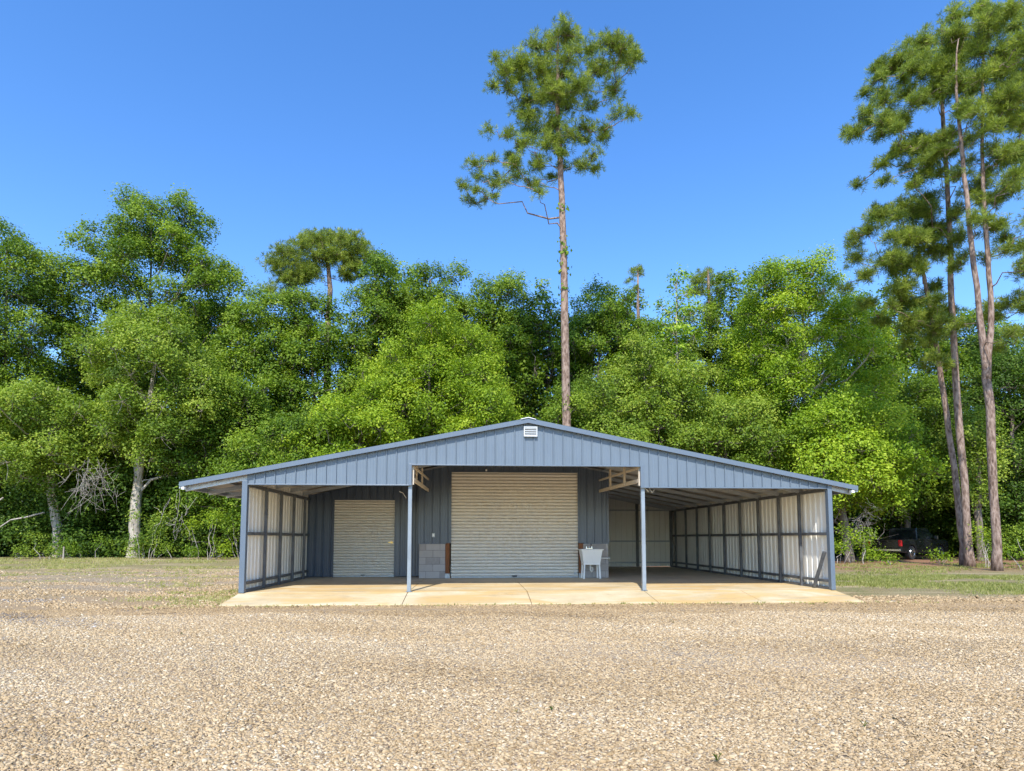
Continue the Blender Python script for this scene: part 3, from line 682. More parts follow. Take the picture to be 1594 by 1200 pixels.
# ------------------------------------------------------------------ pickup under the trees
def carpaint():
    m = N('black_car_paint'); m.set((.012, .012, .015), .25); m.b.inputs['Coat Weight'].default_value = .6; return m.m
M['car'] = carpaint()
M['glass'] = N('dark_tinted_glass').set((.01, .014, .014), .06)
M['lamp_red'] = N('red_lamp_lens').set((.65, .01, .02), .15)
M['tyre'] = painted('tyre_rubber', (.018, .018, .018), .85)
def pickup(loc, rz):
    t = empty('pickup_truck', loc, rz, label='black crew cab pickup parked in shade under the trees', cat='pickup truck')
    # local: +y forward, length 5.6, width 1.95
    def prism(prof, x0, x1, ins=0):
        n = len(prof); vs = [(x0+(ins if z > 1.25 else 0), y, z) for y, z in prof]+[(x1-(ins if z > 1.25 else 0), y, z) for y, z in prof]
        m = MB(); m.add(vs, [tuple(range(n)), tuple(range(2*n-1, n-1, -1))]+[((i+1) % n, i, n+i, n+(i+1) % n) for i in range(n)]); return m
    def arch(c, r=.47, k=8): return [(c-r*math.cos(math.pi*i/k), .42+r*math.sin(math.pi*i/k)) for i in range(k+1)]
    body = [(-2.80, .62), (-2.80, .45), (-2.1, .42)]+arch(-1.62)+[(-1.0, .38), (1.25, .38)]+arch(1.85)+[(2.45, .42), (2.80, .48), (2.82, .95), (2.70, 1.10), (1.35, 1.22), (-.75, 1.24), (-.76, 1.22), (-2.78, 1.20)]
    prism(body, -.97, .97).build('body', M['car'], t, bevel=.03)
    cab = [(-.78, 1.20), (-.70, 1.82), (-.55, 1.90), (.55, 1.90), (.75, 1.86), (1.42, 1.22)]
    prism(cab, -.86, .86, .08).build('cab', M['car'], t, bevel=.04)
    for sx in (-1, 1):
        for a, b, a2, b2 in ((-.62, -.02, -.56, -.02), (.06, 1.22, .06, .72)):
            g_ = MB(); x = sx*.868; x2 = sx*.80
            g_.add([(x, a, 1.27), (x, b, 1.27), (x2, b2, 1.80), (x2, a2, 1.80)], [(0,1,2,3) if sx > 0 else (3,2,1,0)]); g_.build('side_window', M['glass'], t)
        mr = MB(); mr.box((sx*.98, 1.0, 1.20), (sx*1.20, 1.10, 1.45)); mr.build('mirror', M['car'], t, bevel=.03)
        lamp = MB(); lamp.box((sx*.975-.0 if sx < 0 else .80, -2.83, .80), (-.80 if sx < 0 else .975, -2.70, 1.16)); lamp.build('tail_lamp', M['lamp_red'], t, bevel=.02)
        hd = MB(); hd.box((sx*.955 - (.0 if sx < 0 else .28), 2.74, .82), (sx*.955 + (.28 if sx < 0 else 0), 2.85, 1.0)); hd.build('headlight', M['white'], t, bevel=.02)
        dh = MB(); dh.box((sx*.985-.01, .10, 1.06), (sx*.985+.01, .26, 1.09)); dh.box((sx*.985-.01, -.68, 1.06), (sx*.985+.01, -.52, 1.09)); dh.each('door_handle', M['chrome'], t)
        for cy in (-1.62, 1.85):
            Mx = Matrix.Rotation(R_(90), 3, 'Y')
            w_ = MB(); w_.lathe([(.25, -.12), (.38, -.13), (.41, -.09), (.41, .09), (.38, .13), (.25, .12)], (sx*.84, cy, .41), 26, Mx); wo_ = w_.build('wheel', M['tyre'], t, smooth=False)
            r_ = MB(); r_.lathe([(.05, .135), (.245, .09), (.25, .131)] if False else [(.06, -.02), (.06, .02)], (sx*.965, cy, .41), 12, Mx)
            for k in range(6):
                an = k*math.pi/3; r_.beam((sx*.965, cy, .41), (sx*.965, cy+.235*math.cos(an), .41+.235*math.sin(an)), .03, .06, (0, -math.sin(an), math.cos(an)))
            r_.tube([(sx*.96, cy+.24*math.cos(a_), .41+.24*math.sin(a_)) for a_ in [i*math.pi/10 for i in range(21)]], .018, 6, False)
            r_.build('rim', M['chrome'], wo_)
    b = MB(); b.box((-.95, -2.95, .50), (.95, -2.81, .66)); b.build('rear_bumper', M['chrome'], t, bevel=.03)
    b = MB(); b.box((-.78, -2.825, .70), (.78, -2.79, 1.19)); tg = b.build('tailgate', M['car'], t, bevel=.02)
    b = MB(); b.box((-.12, -2.84, 1.02), (.12, -2.82, 1.09)); b.build('handle', M['dark'], tg)
    g_ = MB(); g_.add([(-.72, -.79, 1.28), (.72, -.79, 1.28), (.66, -.73, 1.78), (-.66, -.73, 1.78)], [(0,1,2,3)]); g_.build('rear_window', M['glass'], t)
    g_ = MB(); g_.add([(-.76, 1.395, 1.27), (.76, 1.395, 1.27), (.68, .84, 1.80), (-.68, .84, 1.80)], [(3,2,1,0)]); g_.build('windshield', M['glass'], t)
    b = MB(); b.box((-.9, 2.80, .46), (.9, 2.92, .64)); b.build('front_bumper', M['chrome'], t, bevel=.03)
    return t
pickup((26.9, 37.2, gz(26, 37.2)), R_(-62))

PINES={'darkp': {'Y': 50,
           'cl': [[19.52, 23.87, 0.83], [18.67, 23.28, 0.72], [20.51, 23.22, 0.72], [19.2, 22.29, 0.83], [20.7, 22.21, 0.62], [18.09, 22.15, 0.62], [20.0, 21.08, 0.72]],
           'trunks': [[[19.16, -0.63, 0.31], [19.68, 19.4, 0.207], [19.63, 23.87, 0.078]]]},
 'edge': {'Y': 26,
          'cl': [[25.57, 25.75, 0.7], [25.35, 24.42, 0.75], [25.49, 23.21, 0.75], [24.97, 22.51, 0.54], [25.25, 21.19, 0.7], [24.83, 20.45, 0.59], [25.05, 18.27, 0.65],
                 [24.59, 14.71, 0.48], [24.73, 13.66, 0.59], [24.14, 12.19, 0.48], [24.7, 11.85, 0.54], [26.59, 25.32, 0.75], [27.12, 23.73, 0.81], [27.62, 21.83, 0.81],
                 [26.54, 20.2, 0.75], [26.99, 17.72, 0.75], [25.62, 16.12, 0.65], [27.07, 14.63, 0.75], [25.67, 12.47, 0.65], [28.4, 19.65, 0.7], [24.92, 10.66, 0.48]],
          'trunks': [[[25.8, -0.17, 0.215], [26.09, 6.55, 0.188], [26.4, 14.0, 0.148], [26.61, 20.21, 0.108], [26.87, 24.69, 0.054]]]},
 'fork': {'Y': 24.5,
          'cl': [[22.38, 24.7, 0.46], [22.21, 23.99, 0.61], [21.47, 24.11, 0.61], [22.98, 24.28, 0.66], [22.41, 23.37, 0.61], [21.74, 22.7, 0.66], [22.88, 22.75, 0.71],
                 [22.07, 21.72, 0.61], [21.19, 21.41, 0.66], [23.06, 21.89, 0.71], [22.75, 20.74, 0.66], [21.86, 20.34, 0.56], [20.98, 19.91, 0.61], [21.41, 19.19, 0.61],
                 [22.9, 19.52, 0.66], [23.07, 18.05, 0.61], [22.5, 17.04, 0.56], [21.17, 17.25, 0.56], [22.08, 18.25, 0.46], [21.86, 16.05, 0.46], [22.87, 15.13, 0.56],
                 [22.3, 13.91, 0.46], [20.93, 15.16, 0.46], [21.26, 13.59, 0.41], [20.55, 18.48, 0.46], [23.19, 16.39, 0.51], [21.22, 10.62, 0.41]],
          'trunks': [[[21.43, -0.16, 0.228], [21.5, 2.16, 0.203], [21.51, 4.85, 0.203], [21.51, 7.57, 0.203], [21.52, 8.54, 0.203], [21.35, 10.91, 0.139], [21.19, 13.73, 0.127],
                      [21.03, 16.89, 0.108], [20.98, 18.94, 0.089], [20.95, 21.31, 0.063], [21.18, 23.12, 0.025]],
                     [[21.53, 7.85, 0.177], [21.9, 10.92, 0.133], [21.9, 13.18, 0.12], [21.88, 16.05, 0.101], [22.01, 18.98, 0.082], [22.26, 21.97, 0.063], [22.4, 24.55, 0.025]]]},
 'hero': {'Y': 36,
          'cl': [[5.14, 32.75, 1.04], [3.65, 31.95, 1.04], [2.26, 30.49, 1.04], [1.39, 29.9, 0.67], [3.85, 30.36, 1.19], [5.45, 31.07, 1.12], [7.28, 32.65, 1.04],
                 [8.49, 31.86, 1.04], [7.46, 30.74, 1.12], [9.29, 30.96, 0.67], [6.24, 29.21, 1.04], [4.64, 28.71, 1.12], [3.05, 28.64, 1.12], [1.86, 29.0, 0.74],
                 [8.45, 29.31, 0.86], [8.71, 27.63, 0.67], [3.13, 27.31, 0.93], [4.63, 26.83, 0.97], [0.77, 26.26, 0.52], [1.86, 25.89, 0.67], [2.85, 25.52, 0.67],
                 [4.23, 25.57, 0.97], [5.62, 26.25, 0.97], [6.82, 26.93, 0.82], [7.82, 26.55, 0.56], [7.2, 25.15, 0.67], [6.32, 24.29, 0.6], [5.21, 24.91, 0.6],
                 [0.81, 24.41, 0.52], [-0.08, 23.97, 0.67], [-0.85, 22.92, 0.6], [0.12, 22.35, 0.52], [1.09, 23.12, 0.45], [2.26, 24.14, 0.67], [3.23, 22.79, 0.56],
                 [-0.58, 22.25, 0.45], [3.83, 24.32, 0.52], [9.5, 31.69, 0.52], [1.07, 30.85, 0.52]],
          'trunks': [[[5.35, -0.18, 0.298], [5.37, 7.73, 0.261], [5.3, 14.1, 0.233], [5.19, 20.9, 0.195], [5.09, 24.16, 0.168], [4.95, 27.06, 0.14], [4.97, 30.41, 0.093],
                      [5.06, 32.75, 0.037]]]},
 'lean': {'Y': 28.2,
          'cl': [[20.41, 17.88, 0.64], [19.66, 17.29, 0.58], [19.23, 16.46, 0.58], [18.63, 16.18, 0.35], [19.05, 15.38, 0.58], [20.17, 16.32, 0.7], [21.36, 17.61, 0.7],
                 [22.35, 18.21, 0.64], [20.99, 16.38, 0.7], [22.06, 16.68, 0.7], [19.84, 14.85, 0.7], [20.92, 14.88, 0.7], [21.9, 15.56, 0.7], [22.9, 16.31, 0.58],
                 [18.83, 14.24, 0.47], [20.04, 13.66, 0.64], [21.09, 13.26, 0.64], [22.15, 12.32, 0.64], [21.47, 11.83, 0.58], [22.55, 13.62, 0.58], [22.75, 11.37, 0.52],
                 [21.82, 11.03, 0.58], [20.52, 12.29, 0.52], [19.32, 12.96, 0.41], [22.42, 10.15, 0.41], [23.48, 12.67, 0.47]],
          'trunks': [[[23.03, -0.12, 0.204], [22.94, 2.62, 0.175], [22.75, 5.38, 0.16], [22.54, 7.88, 0.153], [22.25, 10.72, 0.131], [21.94, 13.28, 0.109], [21.7, 14.9, 0.087],
                      [21.41, 16.85, 0.044]]]},
 'left': {'Y': 27.5,
          'cl': [[23.42, 27.15, 0.68], [22.27, 26.21, 0.74], [21.09, 25.27, 0.68], [20.13, 24.99, 0.51], [19.82, 24.0, 0.51], [20.65, 24.31, 0.63], [21.46, 24.22, 0.68],
                 [22.2, 25.06, 0.68], [23.22, 25.99, 0.68], [22.88, 24.75, 0.68], [22.82, 23.71, 0.68], [21.89, 23.03, 0.63], [20.01, 22.75, 0.57], [20.84, 22.99, 0.57],
                 [19.05, 22.18, 0.51], [18.61, 21.24, 0.43], [19.56, 21.51, 0.57], [20.52, 21.78, 0.57], [20.05, 20.25, 0.57], [21.12, 20.2, 0.63], [21.8, 20.22, 0.57],
                 [19.45, 19.32, 0.46], [19.54, 18.51, 0.4], [20.91, 19.31, 0.51], [22.0, 19.09, 0.51], [22.29, 21.4, 0.51], [22.84, 16.85, 0.46], [23.83, 22.46, 0.51]],
          'trunks': [[[22.76, -0.11, 0.242], [22.72, 2.28, 0.199], [22.62, 6.8, 0.192], [22.62, 11.44, 0.171], [22.71, 14.6, 0.149], [22.74, 17.81, 0.128], [22.72, 21.41, 0.114],
                      [22.74, 24.08, 0.085], [22.94, 26.45, 0.043]]]},
 'mid': {'Y': 47,
         'cl': [[-15.21, 22.74, 0.83], [-14.36, 23.68, 0.97], [-13.17, 24.43, 0.97], [-11.82, 24.78, 0.97], [-10.34, 24.52, 0.97], [-9.01, 23.84, 0.97], [-8.01, 23.04, 0.68],
                [-14.93, 21.63, 0.87], [-13.61, 22.78, 1.07], [-11.93, 23.34, 1.17], [-10.46, 23.18, 1.07], [-9.18, 22.55, 0.87], [-15.33, 20.6, 0.68], [-13.82, 21.4, 0.87],
                [-9.94, 21.76, 0.78], [-14.26, 19.87, 0.68], [-12.62, 21.94, 0.87], [-12.8, 19.55, 0.58]],
         'trunks': [[[-10.98, -0.46, 0.365], [-11.24, 10.72, 0.292], [-11.28, 16.67, 0.243], [-11.17, 20.2, 0.194], [-11.41, 22.23, 0.146], [-11.95, 24.26, 0.073]]]},
 'snag': {'Y': 49,
          'cl': [[13.28, 23.42, 0.51], [13.71, 23.16, 0.35], [12.73, 22.59, 0.35], [13.15, 21.89, 0.3]],
          'trunks': [[[12.99, -0.58, 0.203], [13.31, 18.91, 0.152], [13.33, 23.26, 0.051]]]}}
BROAD=[('T1', -30.29, 41, 5.95, 21.82, 3.18, 'mid'), ('T2', -23.74, 45, 10.16, 26.08, 6.98, 'mid'),
 ('T3', -19.43, 38.5, 4.74, 15.61, 4.58, 'light'), ('T4', -25.39, 39, 3.98, 11.09, 5.04, 'light'),
 ('T5', -15.37, 44, 2.84, 18.77, 4.0, 'mid'), ('T6', -16.04, 40, 0.67, 12.55, 3.31, 'mid'),
 ('T7', -7.26, 46, 4.82, 22.29, 3.33, 'mid'), ('T8', -3.66, 47, 4.92, 22.85, 3.89, 'mid'),
 ('T9', -3.21, 40, 3.94, 16.21, 4.96, 'bright'), ('T10', 1.57, 48, 5.02, 22.51, 3.47, 'mid'),
 ('T11', 5.7, 49, 5.12, 21.33, 3.95, 'mid'), ('T12', -6.92, 37, 0.7, 10.26, 3.83, 'bright'),
 ('T13', 0.77, 37.5, 0.69, 10.5, 3.68, 'bright'), ('T14', 9.83, 46, 4.9, 20.81, 4.28, 'mid'),
 ('T15', 14.08, 42, 8.18, 21.02, 1.82, 'sweet'), ('T16', 10.56, 38, 1.07, 14.09, 4.32, 'light'),
 ('T17', 21.62, 39, 5.23, 19.93, 6.05, 'yellow'), ('T18', 15.06, 36, 0.7, 10.34, 3.35, 'light'),
 ('T19', 20.42, 33, 2.07, 9.67, 3.58, 'yellow'), ('T20', 30.34, 42, 1.06, 13.46, 3.26, 'mid'),
 ('T21', 34.67, 38, 0.25, 15.44, 3.54, 'dark'), ('T22', 28.85, 34, 2.55, 9.66, 1.58, 'light'),
 ('T23', 5.68, 38.5, 0.67, 10.82, 3.19, 'mid'), ('T24', -10.84, 37, 0.71, 9.04, 3.63, 'mid'),
 ('T25', 22.47, 47, 3.04, 19.97, 3.89, 'mid'), ('T26', -11.9, 44.5, 2.86, 18.77, 3.45, 'mid'),
 ('T27', -33.61, 40, 1.86, 18.03, 3.72, 'mid'), ('T28', 41.66, 39, 0.64, 16.84, 4.03, 'mid'),
 ('T29', -0.59, 51, 3.14, 19.33, 3.69, 'mid'), ('T30', 32.45, 50, 3.18, 22.5, 4.14, 'mid'),
 ('T31', -30.05, 50, 2.04, 17.3, 4.14, 'mid'), ('T32', 14.41, 52, 3.22, 16.57, 4.84, 'mid'),
 ('T34', 21.3, 49, 5.19, 22.81, 3.8, 'mid'), ('T35', 36.76, 50, 3.19, 22.6, 4.91, 'mid'),
 ('T36', 40.2, 47, 3.08, 19.84, 4.37, 'mid'), ('T37', 12.28, 51, 4.24, 22.3, 4.75, 'mid'),
 ('T38', 4.37, 52, 4.27, 21.95, 5.11, 'mid'), ('T39', -5.46, 51, 4.18, 23.1, 5.01, 'mid'),
 ('T40', 16.55, 48, 4.08, 20.22, 3.47, 'light'), ('T33', -21.29, 50, 5.08, 21.72, 3.1, 'mid')]
# ------------------------------------------------------------------ pines
pine('pine_tree', 'hero', 'tall lone pine rising behind the barn with ivy on its upper trunk', 11, 2.0, 10, (15.5, 27, 210), 30, .33, .025, xp=.65)
pine('pine_tree', 'left', 'dark straight pine trunk next to a leaning pale one, crown highest at its left', 12, 1.6, 22, None, 28, .27, .020, thick=1.15, tr=.8)
pine('pine_tree', 'lean', 'leaning pine with low dark crown right of the yellow green tree', 13, 1.6, 22, None, 28, .27, .020, thick=1.15, tr=.8)
pine('pine_tree', 'fork', 'pine with trunk forked into two tall stems near the right border', 14, 1.5, 22, None, 28, .26, .019, thick=1.15, tr=.8)
pine('pine_tree', 'edge', 'pine mostly cut off by the right border, only its needle pads showing', 15, 1.6, 22, None, 28, .27, .020, thick=1.15, tr=.8)
pine('pine_tree', 'mid', 'flat topped pine standing in the broadleaf trees left of the barn ridge', 16, 1.5, 10, None, 26, .36, .030, thick=1.2, xp=.8)
pine('pine_tree', 'snag', 'thin pine top poking above the canopy right of the lone pine', 17, .4, 12, None, 16, .30, .03)
pine('pine_tree', 'darkp', 'dark little pine top behind the pale green conical tree', 18, .8, 9, None, 16, .34, .035)

# ------------------------------------------------------------------ broadleaf trees
LAB = {
'T1': 'tall green tree at the left border with sky gaps beside it',
'T2': 'tallest broad oak on the left, its wide crown high above the others',
'T3': 'rounded light green tree with thick pale trunk in front of the tallest oak',
'T4': 'low spreading tree with pale leaning trunk near the left border',
'T5': 'green tree between the tallest oak and the flat topped pine',
'T6': 'tree behind the left eave of the barn',
'T7': 'green tree just right of the flat topped pine, crown touching it',
'T8': 'tall green tree whose top stands midway between flat topped pine and lone pine',
'T9': 'bright green round tree above the left slope of the barn roof',
'T10': 'green tree top just left of the lone pine trunk, against the sky',
'T11': 'tree directly behind the lone pine trunk',
'T12': 'bright low tree over the barn roof below the flat topped pine',
'T13': 'bright low tree behind the barn ridge',
'T14': 'green tree immediately right of the lone pine trunk reaching the skyline',
'T15': 'fresh pale green conical tree with large leaves pointing above the canopy',
'T16': 'wide light green tree behind the right slope of the roof near the ridge',
'T17': 'big yellow green layered tree right of the conical tree',
'T18': 'light green low tree behind the middle of the right roof slope',
'T19': 'yellow green tree overhanging the black pickup',
'T20': 'green tree standing behind the black pickup',
'T21': 'dark green tree behind the forked pine at the right border',
'T22': 'light green young tree between the leaning pine and the forked pine',
'T23': 'low green tree at the foot of the lone pine behind the roof',
'T24': 'green low tree behind the barn above its left bay',
'T25': 'green tree filling behind the big yellow green tree on its left',
'T26': 'tree in shade directly behind the flat topped pine trunk',
'T27': 'green tree cut off by the left border, farthest left',
'T28': 'green tree cut off by the right border, farthest right',
'T29': 'tree deep behind the bright round tree',
'T30': 'tall green tree deep behind the low crown of the leaning pine',
'T31': 'tree deep behind the low spreading left tree',
'T32': 'tree deep behind the wide light green tree',
'T33': 'tree deep behind the right half of the tallest oak',
'T34': 'green tree right of the pale conical tree, behind the small dark pine top',
'T35': 'green tree deep behind the bare stretch of the leaning pine trunk',
'T36': 'green tree deep between the straight pine trunk and the forked pine',
'T37': 'green tree deep behind the wide light green tree, near the thin pine top',
'T38': 'green tree deep behind the barn ridge and the lone pine, its top level with neighbours',
'T39': 'green tree deep behind the bright round tree, right of the flat topped pine',
'T40': 'light green tree standing right behind the pale conical tree'}
SPEC = {'T3': dict(bark_='oak_bark', trunkpath=[(-20.35, -.1, .46), (-20.32, .5, .34), (-20.33, 2.6, .30), (-20.25, 5.3, .27), (-19.9, 8.5, .2), (-19.6, 12, .12), (-19.5, 14.8, .03)]),
 'T4': dict(bark_='oak_bark', trunkpath=[(-24.9, -.1, .36), (-24.95, .6, .29), (-25.2, 2.3, .27), (-25.6, 4.0, .24), (-25.9, 6.5, .16), (-25.5, 10.4, .03)]),
 'T17': dict(bark_='oak_bark', trunk_r=.34), 'T15': dict(L=.24, dens=34, rc=(.5, .85), trunk_r=.13, bark_='oak_bark')}
for i, (n, x, Y, zb, zt, rx, kind) in enumerate(BROAD):
    kw = dict(SPEC.get(n, {}))
    if Y > 43: kw.setdefault('dens', 62); kw.setdefault('L', .19)
    if Y >= 49: kw['dens'] = 26; kw['L'] = .26
    broad('broadleaf_tree', LAB[n], 100+i, x, Y, zb, zt, rx, kind, **kw)
# bare hanging twigs on the two left trees
def twigs(name, label, seed, c, n, spread, drop):
    rng = np.random.default_rng(seed); m = MB()
    for k in range(n):
        a = np.array([rng.normal()*spread*.5, rng.normal()*.4, rng.normal()*.5]); b = a+np.array([rng.normal()*spread, rng.normal()*.5, -rng.uniform(.3, 1)*drop])
        pts = wiggle(rng, a, b, 6, .08); m.tube([Vector(p) for p in pts], [.009*(1-.11*i) for i in range(7)], 4, False)
        for j in range(3):
            s = pts[rng.integers(2, 6)]; e = s+rng.normal(size=3)*.45; m.tube([Vector(s), Vector((s+e)/2+rng.normal(size=3)*.05), Vector(e)], [.008, .006, .004], 3, False)
    o = m.build(name, M['dead']); o.location = c; return tag(o, label=label, cat='dead branches')
twigs('bare_branches', 'tangle of bare grey twigs hanging left of the thick pale trunk', 5, (-21.7, 36.6, 4.9), 26, .75, 2.6)
twigs('bare_branches', 'bare grey vine stems standing under the left eave of the barn', 6, (-16.4, 35.5, 2.9), 8, .5, 2.9)
twigs('bare_branches', 'pale dead twigs left of the black pickup', 7, (20.4, 31.6, 2.3), 22, .35, 1.2)
lg = MB(); rng = np.random.default_rng(8)
for a, b, r in (((-25.6, 38.6, 2.7), (-29.4, 37.4, 1.2), .055), ((-28.0, 37.8, 1.9), (-28.3, 37.6, .9), .05), ((-27.3, 37.6, 3.5), (-28.7, 37.5, 2.6), .05)):
    p = wiggle(rng, a, b, 5, .15); lg.tube([Vector(q) for q in p], [r*(1-.14*i) for i in range(6)], 6)
tag(lg.build('bare_branches', M['dead'], smooth=True), label='broken pale limb reaching left from the pale leaning trunk', cat='dead branches')

# ------------------------------------------------------------------ shrubs along the wood edge
SH = [(-30.5, 37.5, 1.5, 1.6, 'mid', 'leafy shrub at the left border under the tree edge'), (-28.0, 36.9, 1.2, 1.4, 'light', 'light green shrub left of the pale leaning trunk'),
 (-26.2, 36.6, .9, 1.2, 'light', 'low shrub at the foot of the pale leaning trunk'), (-23.9, 36.6, 1.4, 1.3, 'light', 'rounded shrub between the two pale trunks, left one'),
 (-22.0, 36.8, 1.7, 1.1, 'mid', 'shrub touching the thick pale trunk on its left'), (-18.9, 37.0, 3.4, 1.3, 'light', 'tall leafy bush right of the thick pale trunk'),
 (-16.7, 36.2, 1.3, 1.1, 'mid', 'green shrub just left of the barn below the eave'), (-15.2, 36.4, 3.0, 1.2, 'bright', 'bright bush behind the left corner post of the barn'),
 (-13.2, 37.0, 3.2, 1.4, 'mid', 'bush behind the left wall of the barn'), (19.6, 30.6, 1.7, .9, 'yellow', 'bright shrub right of the barn, nearest to its corner'),
 (18.4, 31.2, 2.6, 1.0, 'bright', 'bush directly behind the right corner post of the barn'), (20.9, 32.6, 1.4, .5, 'yellow', 'yellow green shrub between corner bush and pickup'),
 (24.6, 31.2, .8, .7, 'yellow', 'low bright shrub in front of the pickup bonnet'), (25.6, 29.2, 1.6, .5, 'light', 'slim shrub between the leaning pine and the forked pine'),
 (23.0, 26.8, 2.2, .55, 'bright', 'sapling bush left of the forked trunk'), (23.2, 24.6, 2.0, 1.1, 'bright', 'bright bush right of the forked trunk'),
 (24.6, 25.4, 2.8, 1.0, 'mid', 'taller bush at the right border beyond the forked trunk'), (20.3, 29.4, .45, .12, 'yellow', 'tiny sapling on the bare bank before the pickup')]
for i, (x, Y, h, rx, kind, lb) in enumerate(SH):
    shrub('shrub', lb, 300+i, x, Y, h, rx, kind, L=.11 if Y > 30 else .09, dens=85)
# understorey thicket and far wood, nobody could count the plants
def thicket(name, seed, rects, kind, L, dens, r=(.6, 1.3)):
    rng = np.random.default_rng(seed); cl = []
    for x0, x1, y0, y1, z1, n in rects:
        for k in range(n):
            q = rng.uniform(*r); x = rng.uniform(x0, x1); y = rng.uniform(y0, y1); cl.append((x, y, gz(x, y)+rng.uniform(0, 1)*z1, q))
    V, F, T = cluster_leaves(rng, cl, dens, L, .3, 14); V[:, 2] = np.maximum(V[:, 2], -.1)
    return tag(np_mesh(name, V, F, LEAF[kind], None, T), kind='stuff')
tag(thicket('undergrowth', 40, [(-42, -12, 38.5, 43, 4.5, 260), (-12, 19, 41, 45, 3.5, 70), (15, 45, 41.5, 46, 4.5, 170), (31, 45, 33, 40, 3.5, 70)], 'dark', .19, 42), label='shaded thicket of undergrowth between the tree trunks', cat='undergrowth')
tag(thicket('far_woods', 41, [(-75, 80, 55, 62, 12.5, 950), (-75, 80, 54, 58, 3.5, 420)], 'dark', .42, 14, (1.3, 2.4)), label='dark mass of woods deep behind the tree line', cat='woods')

# stake at the left wood edge
st = MB(); st.box((-.03, -.03, -.1), (.03, .03, .72)); s_ = st.build('wooden_stake', M['oak_bark']); s_.location = (-22.3, 35.3, gz(-22, 35.3)); tag(s_, label='short thin wooden stake at the grass edge left of the thick pale trunk', cat='stake')
# ------------------------------------------------------------------ grass tufts, weeds, gravel
def grass():
    rng = np.random.default_rng(50); P = []
    def fill(n, x0, x1, y0, y1, h, dense=1): 
        x = rng.uniform(x0, x1, n); y = rng.uniform(y0, y1, n); gc = rng.uniform((x0, y0), (x1, y1), (60, 2)); k = np.min((x[:, None]-gc[:, 0])**2+((y[:, None]-gc[:, 1])*1.6)**2, 1) < (1.9 if dense else .9)*rng.uniform(.2, 1.6, n)
        P.append(np.stack([x[k], y[k], np.full(k.sum(), h)], 1))
    fill(26000, 8.35, 34, 13.9, 21, .07); fill(14000, 9, 38, 20, 31, .08); fill(16000, -36, -5.5, 27.5, 37, .10); fill(11000, -27, -5.3, 13.6, 27, .05, 0)
    fill(160, -6.5, 9.5, 12.3, 12.64, .045); fill(500, -6.2, -5.1, 12.7, 20, .05)
    P_ = np.concatenate(P); n = len(P_); nb = 5
    C = np.repeat(P_[:, :2], nb, 0) + rng.normal(size=(n*nb, 2))*.035; H = np.repeat(P_[:, 2], nb)*rng.uniform(.5, 1.3, n*nb)
    Z = np.array([gz(a, b) for a, b in C])
    ang = rng.uniform(0, 6.28, n*nb); w = .012; sx, sy = np.cos(ang)*w, np.sin(ang)*w; le = rng.normal(size=(n*nb, 2))*.35*H[:, None]
    V = np.stack([np.stack([C[:, 0]-sx, C[:, 1]-sy, Z], 1), np.stack([C[:, 0]+sx, C[:, 1]+sy, Z], 1), np.stack([C[:, 0]+le[:, 0], C[:, 1]+le[:, 1], Z+H], 1)], 1).reshape(-1, 3)
    tag(np_mesh('grass', V, np.arange(len(V)).reshape(-1, 3), LEAF['grass'], None, np.clip(np.repeat(rng.normal(.45, .2, n)+np.where(P_[:, 0] < 0, .28, 0.), nb)+rng.normal(0, .1, n*nb), 0, 1)), label='short dry grass with green patches beside and behind the barn', cat='grass', kind='stuff')
grass()
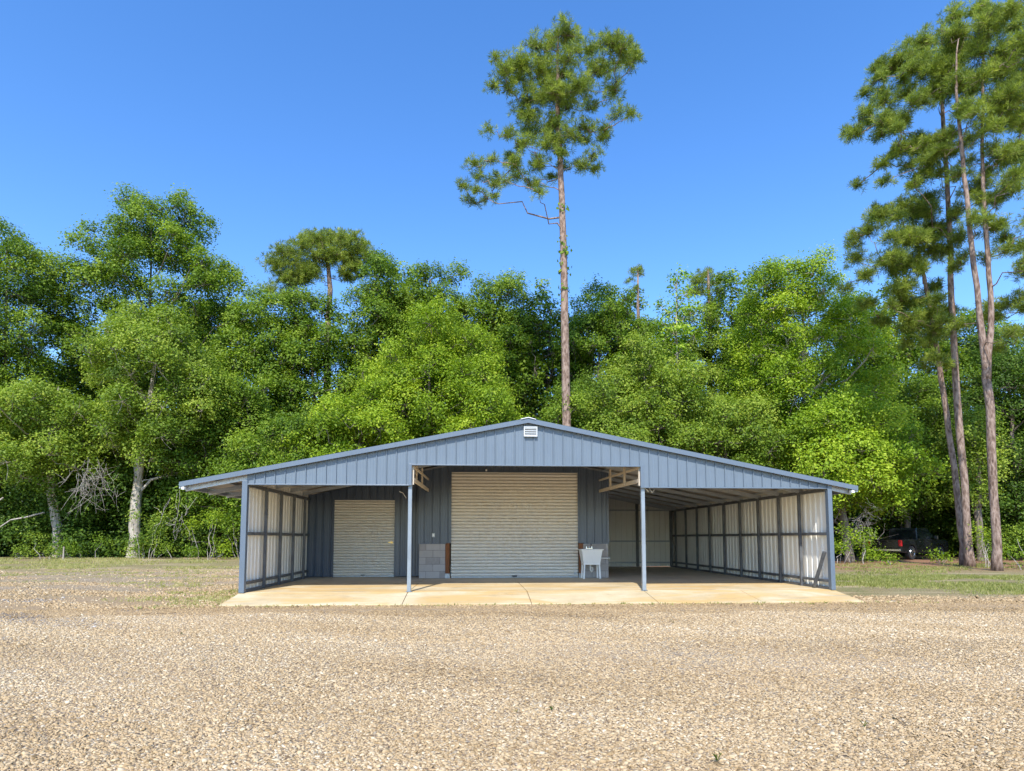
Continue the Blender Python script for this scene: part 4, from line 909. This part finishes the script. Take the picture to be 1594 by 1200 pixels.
def gravel():
    rng = np.random.default_rng(60); N_ = 540000
    y = 1.6 + (rng.random(N_)**1.5)*10.9; hw = y*.90+.8; x = rng.uniform(-1, 1, N_)*hw*np.where(rng.random(N_) < .25, 1+.9*rng.random(N_), 1) + y*.03
    nf = 70000; y[:nf] = rng.uniform(12.4, 27.5, nf); x[:nf] = rng.uniform(-1, 0, nf)*(y[:nf]*.85-4.6)-5.1; y[:18000] = rng.uniform(12.4, 14.2, 18000)-.6*rng.random(18000); x[:18000] = rng.uniform(8.2, 24, 18000)
    s = np.clip(rng.lognormal(math.log(.0067), .42, N_), .003, .019)*np.where(y > 12.4, 2.1, np.where(y > 8, 1.25, 1))
    T = np.array([(1,0,0),(0,1,0),(-1,0,0),(0,-1,0),(.55,.55,.8),(-.55,.55,.75),(-.55,-.55,.8),(.55,-.55,.7)], float)
    sc = np.stack([s*rng.uniform(.8, 1.5, N_), s*rng.uniform(.8, 1.2, N_), s*rng.uniform(.5, .95, N_)], 1)
    J = T[None]*(1+rng.normal(0, .14, (N_, 8, 3)))
    V = J*sc[:, None]; a = rng.uniform(0, 6.28, N_); c, d = np.cos(a)[:, None], np.sin(a)[:, None]
    tl = rng.normal(0, .35, (N_, 1)); X = V[..., 0]*c-V[..., 1]*d; Yy = V[..., 0]*d+V[..., 1]*c; Z = V[..., 2]+X*tl
    V = np.stack([X+x[:, None], Yy+y[:, None], Z-.17+.002], -1).reshape(-1, 3)
    und = sum(np.sin(V[:, 0]*k*math.cos(t)+V[:, 1]*k*math.sin(t)+p) for k, t, p in ((.9, .3, 1), (.55, 1.9, 2), (1.4, 1.1, .5)))*.012
    V[:, 2] += np.where((V[:, 1] > 11.5) & (V[:, 0] > -6), 0, und) + np.maximum(0, (V[:, 1]-24)/14)**2*.34
    F0 = np.array([(0,1,4,4),(1,5,4,4),(1,2,5,5),(2,6,5,5),(2,3,6,6),(3,7,6,6),(3,0,7,7),(0,4,7,7),(4,5,6,7)])
    tri = np.array([(0,1,4),(1,5,4),(1,2,5),(2,6,5),(2,3,6),(3,7,6),(3,0,7),(0,4,7),(4,5,6),(4,6,7)])
    F = (tri[None]+8*np.arange(N_)[:, None, None]).reshape(-1, 3)
    ln = sum(np.sin(x*k*math.cos(t)+y*k*1.5*math.sin(t)+p) for k, t, p in ((.6, .4, 1), (1.1, 2., 2), (1.9, 1.2, .5), (.33, 1.4, 4), (3.1, .8, 3)))/5
    tn = rng.beta(2.4, 2.2, N_)*.9 + ln*.22 + np.where(rng.random(N_) < .03, .5, 0)
    tn = np.where((y > 10.9+.8*ln) & (y < 12.6), tn*.62, tn); tint = np.repeat(np.clip(tn, 0, 1), len(tri))
    keep = ~((y > 12.4) & (x < -5) & (rng.random(N_) < np.clip(.45+ln*2.2+.012*(y-12), .1, .93))); u_ = rng.random(N_); q = (((x+8.3)/3.4)**2+((y-10.2)/1.7)**2 + ln*2.2 < 1.5*u_) | (((x+8)/2.6)**2+((y-8.7)/.4)**2+ln*2 < 1.5*u_); q |= (np.abs(y-14.2-ln) < .35) & (x < -9)
    grey = keep & q & (rng.random(N_) < .55)
    for nm, sel, mat, lb in (('gravel', keep & ~grey, 'stone', 'loose tan and cream pebbles covering the yard in front'), ('grey_gravel', grey, 'grey_stone', 'worn patch of greyer stones in the left of the yard')):
        f = F.reshape(N_, len(tri), 3)[sel]; v = V.reshape(N_, 8, 3)[sel].reshape(-1, 3); k = int(sel.sum())
        f = (tri[None]+8*np.arange(k)[:, None, None]).reshape(-1, 3)
        tag(np_mesh(nm, v, f, M[mat], None, tint.reshape(N_, -1)[sel].ravel(), smooth=False), label=lb, cat='gravel', kind='stuff')
gravel()
def weed(x, y, h, seed, label, n=6):
    h *= .42
    rng = np.random.default_rng(seed); m = MB()
    for k in range(n):
        a = rng.uniform(0, 6.28); l = h*rng.uniform(.4, 1); e = (math.cos(a)*l*.6, math.sin(a)*l*.6, l*rng.uniform(.3, 1)); w = .003
        m.add([(-w*math.sin(a), w*math.cos(a), 0), (w*math.sin(a), -w*math.cos(a), 0), (e[0]*.5+w*math.sin(a), e[1]*.5-w*math.cos(a), e[2]*.7), e, (e[0]*.5-w*math.sin(a), e[1]*.5+w*math.cos(a), e[2]*.7)], [(0,1,2,3,4)])
    o = m.build('weed', LEAF['grass' if seed % 2 else 'mid']); o.location = (x, y, -.165); tag(o, label=label, cat='weed', group='small weeds in the gravel')
for a in ((.32, 4.86, .10, 1, 'tiny green weed in the gravel, in line with the barn door'), (.60, 4.9, .13, 2, 'thin dark weed stalk in the gravel right of the tiny green one'), (2.75, 4.35, .2, 3, 'straggling dry weed in the gravel at lower right'), (-4.0, 8.9, .12, 4, 'small dark weed in the left gravel'), (3.1, 9.7, .16, 5, 'upright weed in the gravel below the right bay'), (-2.9, 7.0, .09, 6, 'low weed in the gravel lower left'), (1.45, 3.75, .16, 7, 'curved thin weed at the bottom edge of the gravel')): weed(*a)
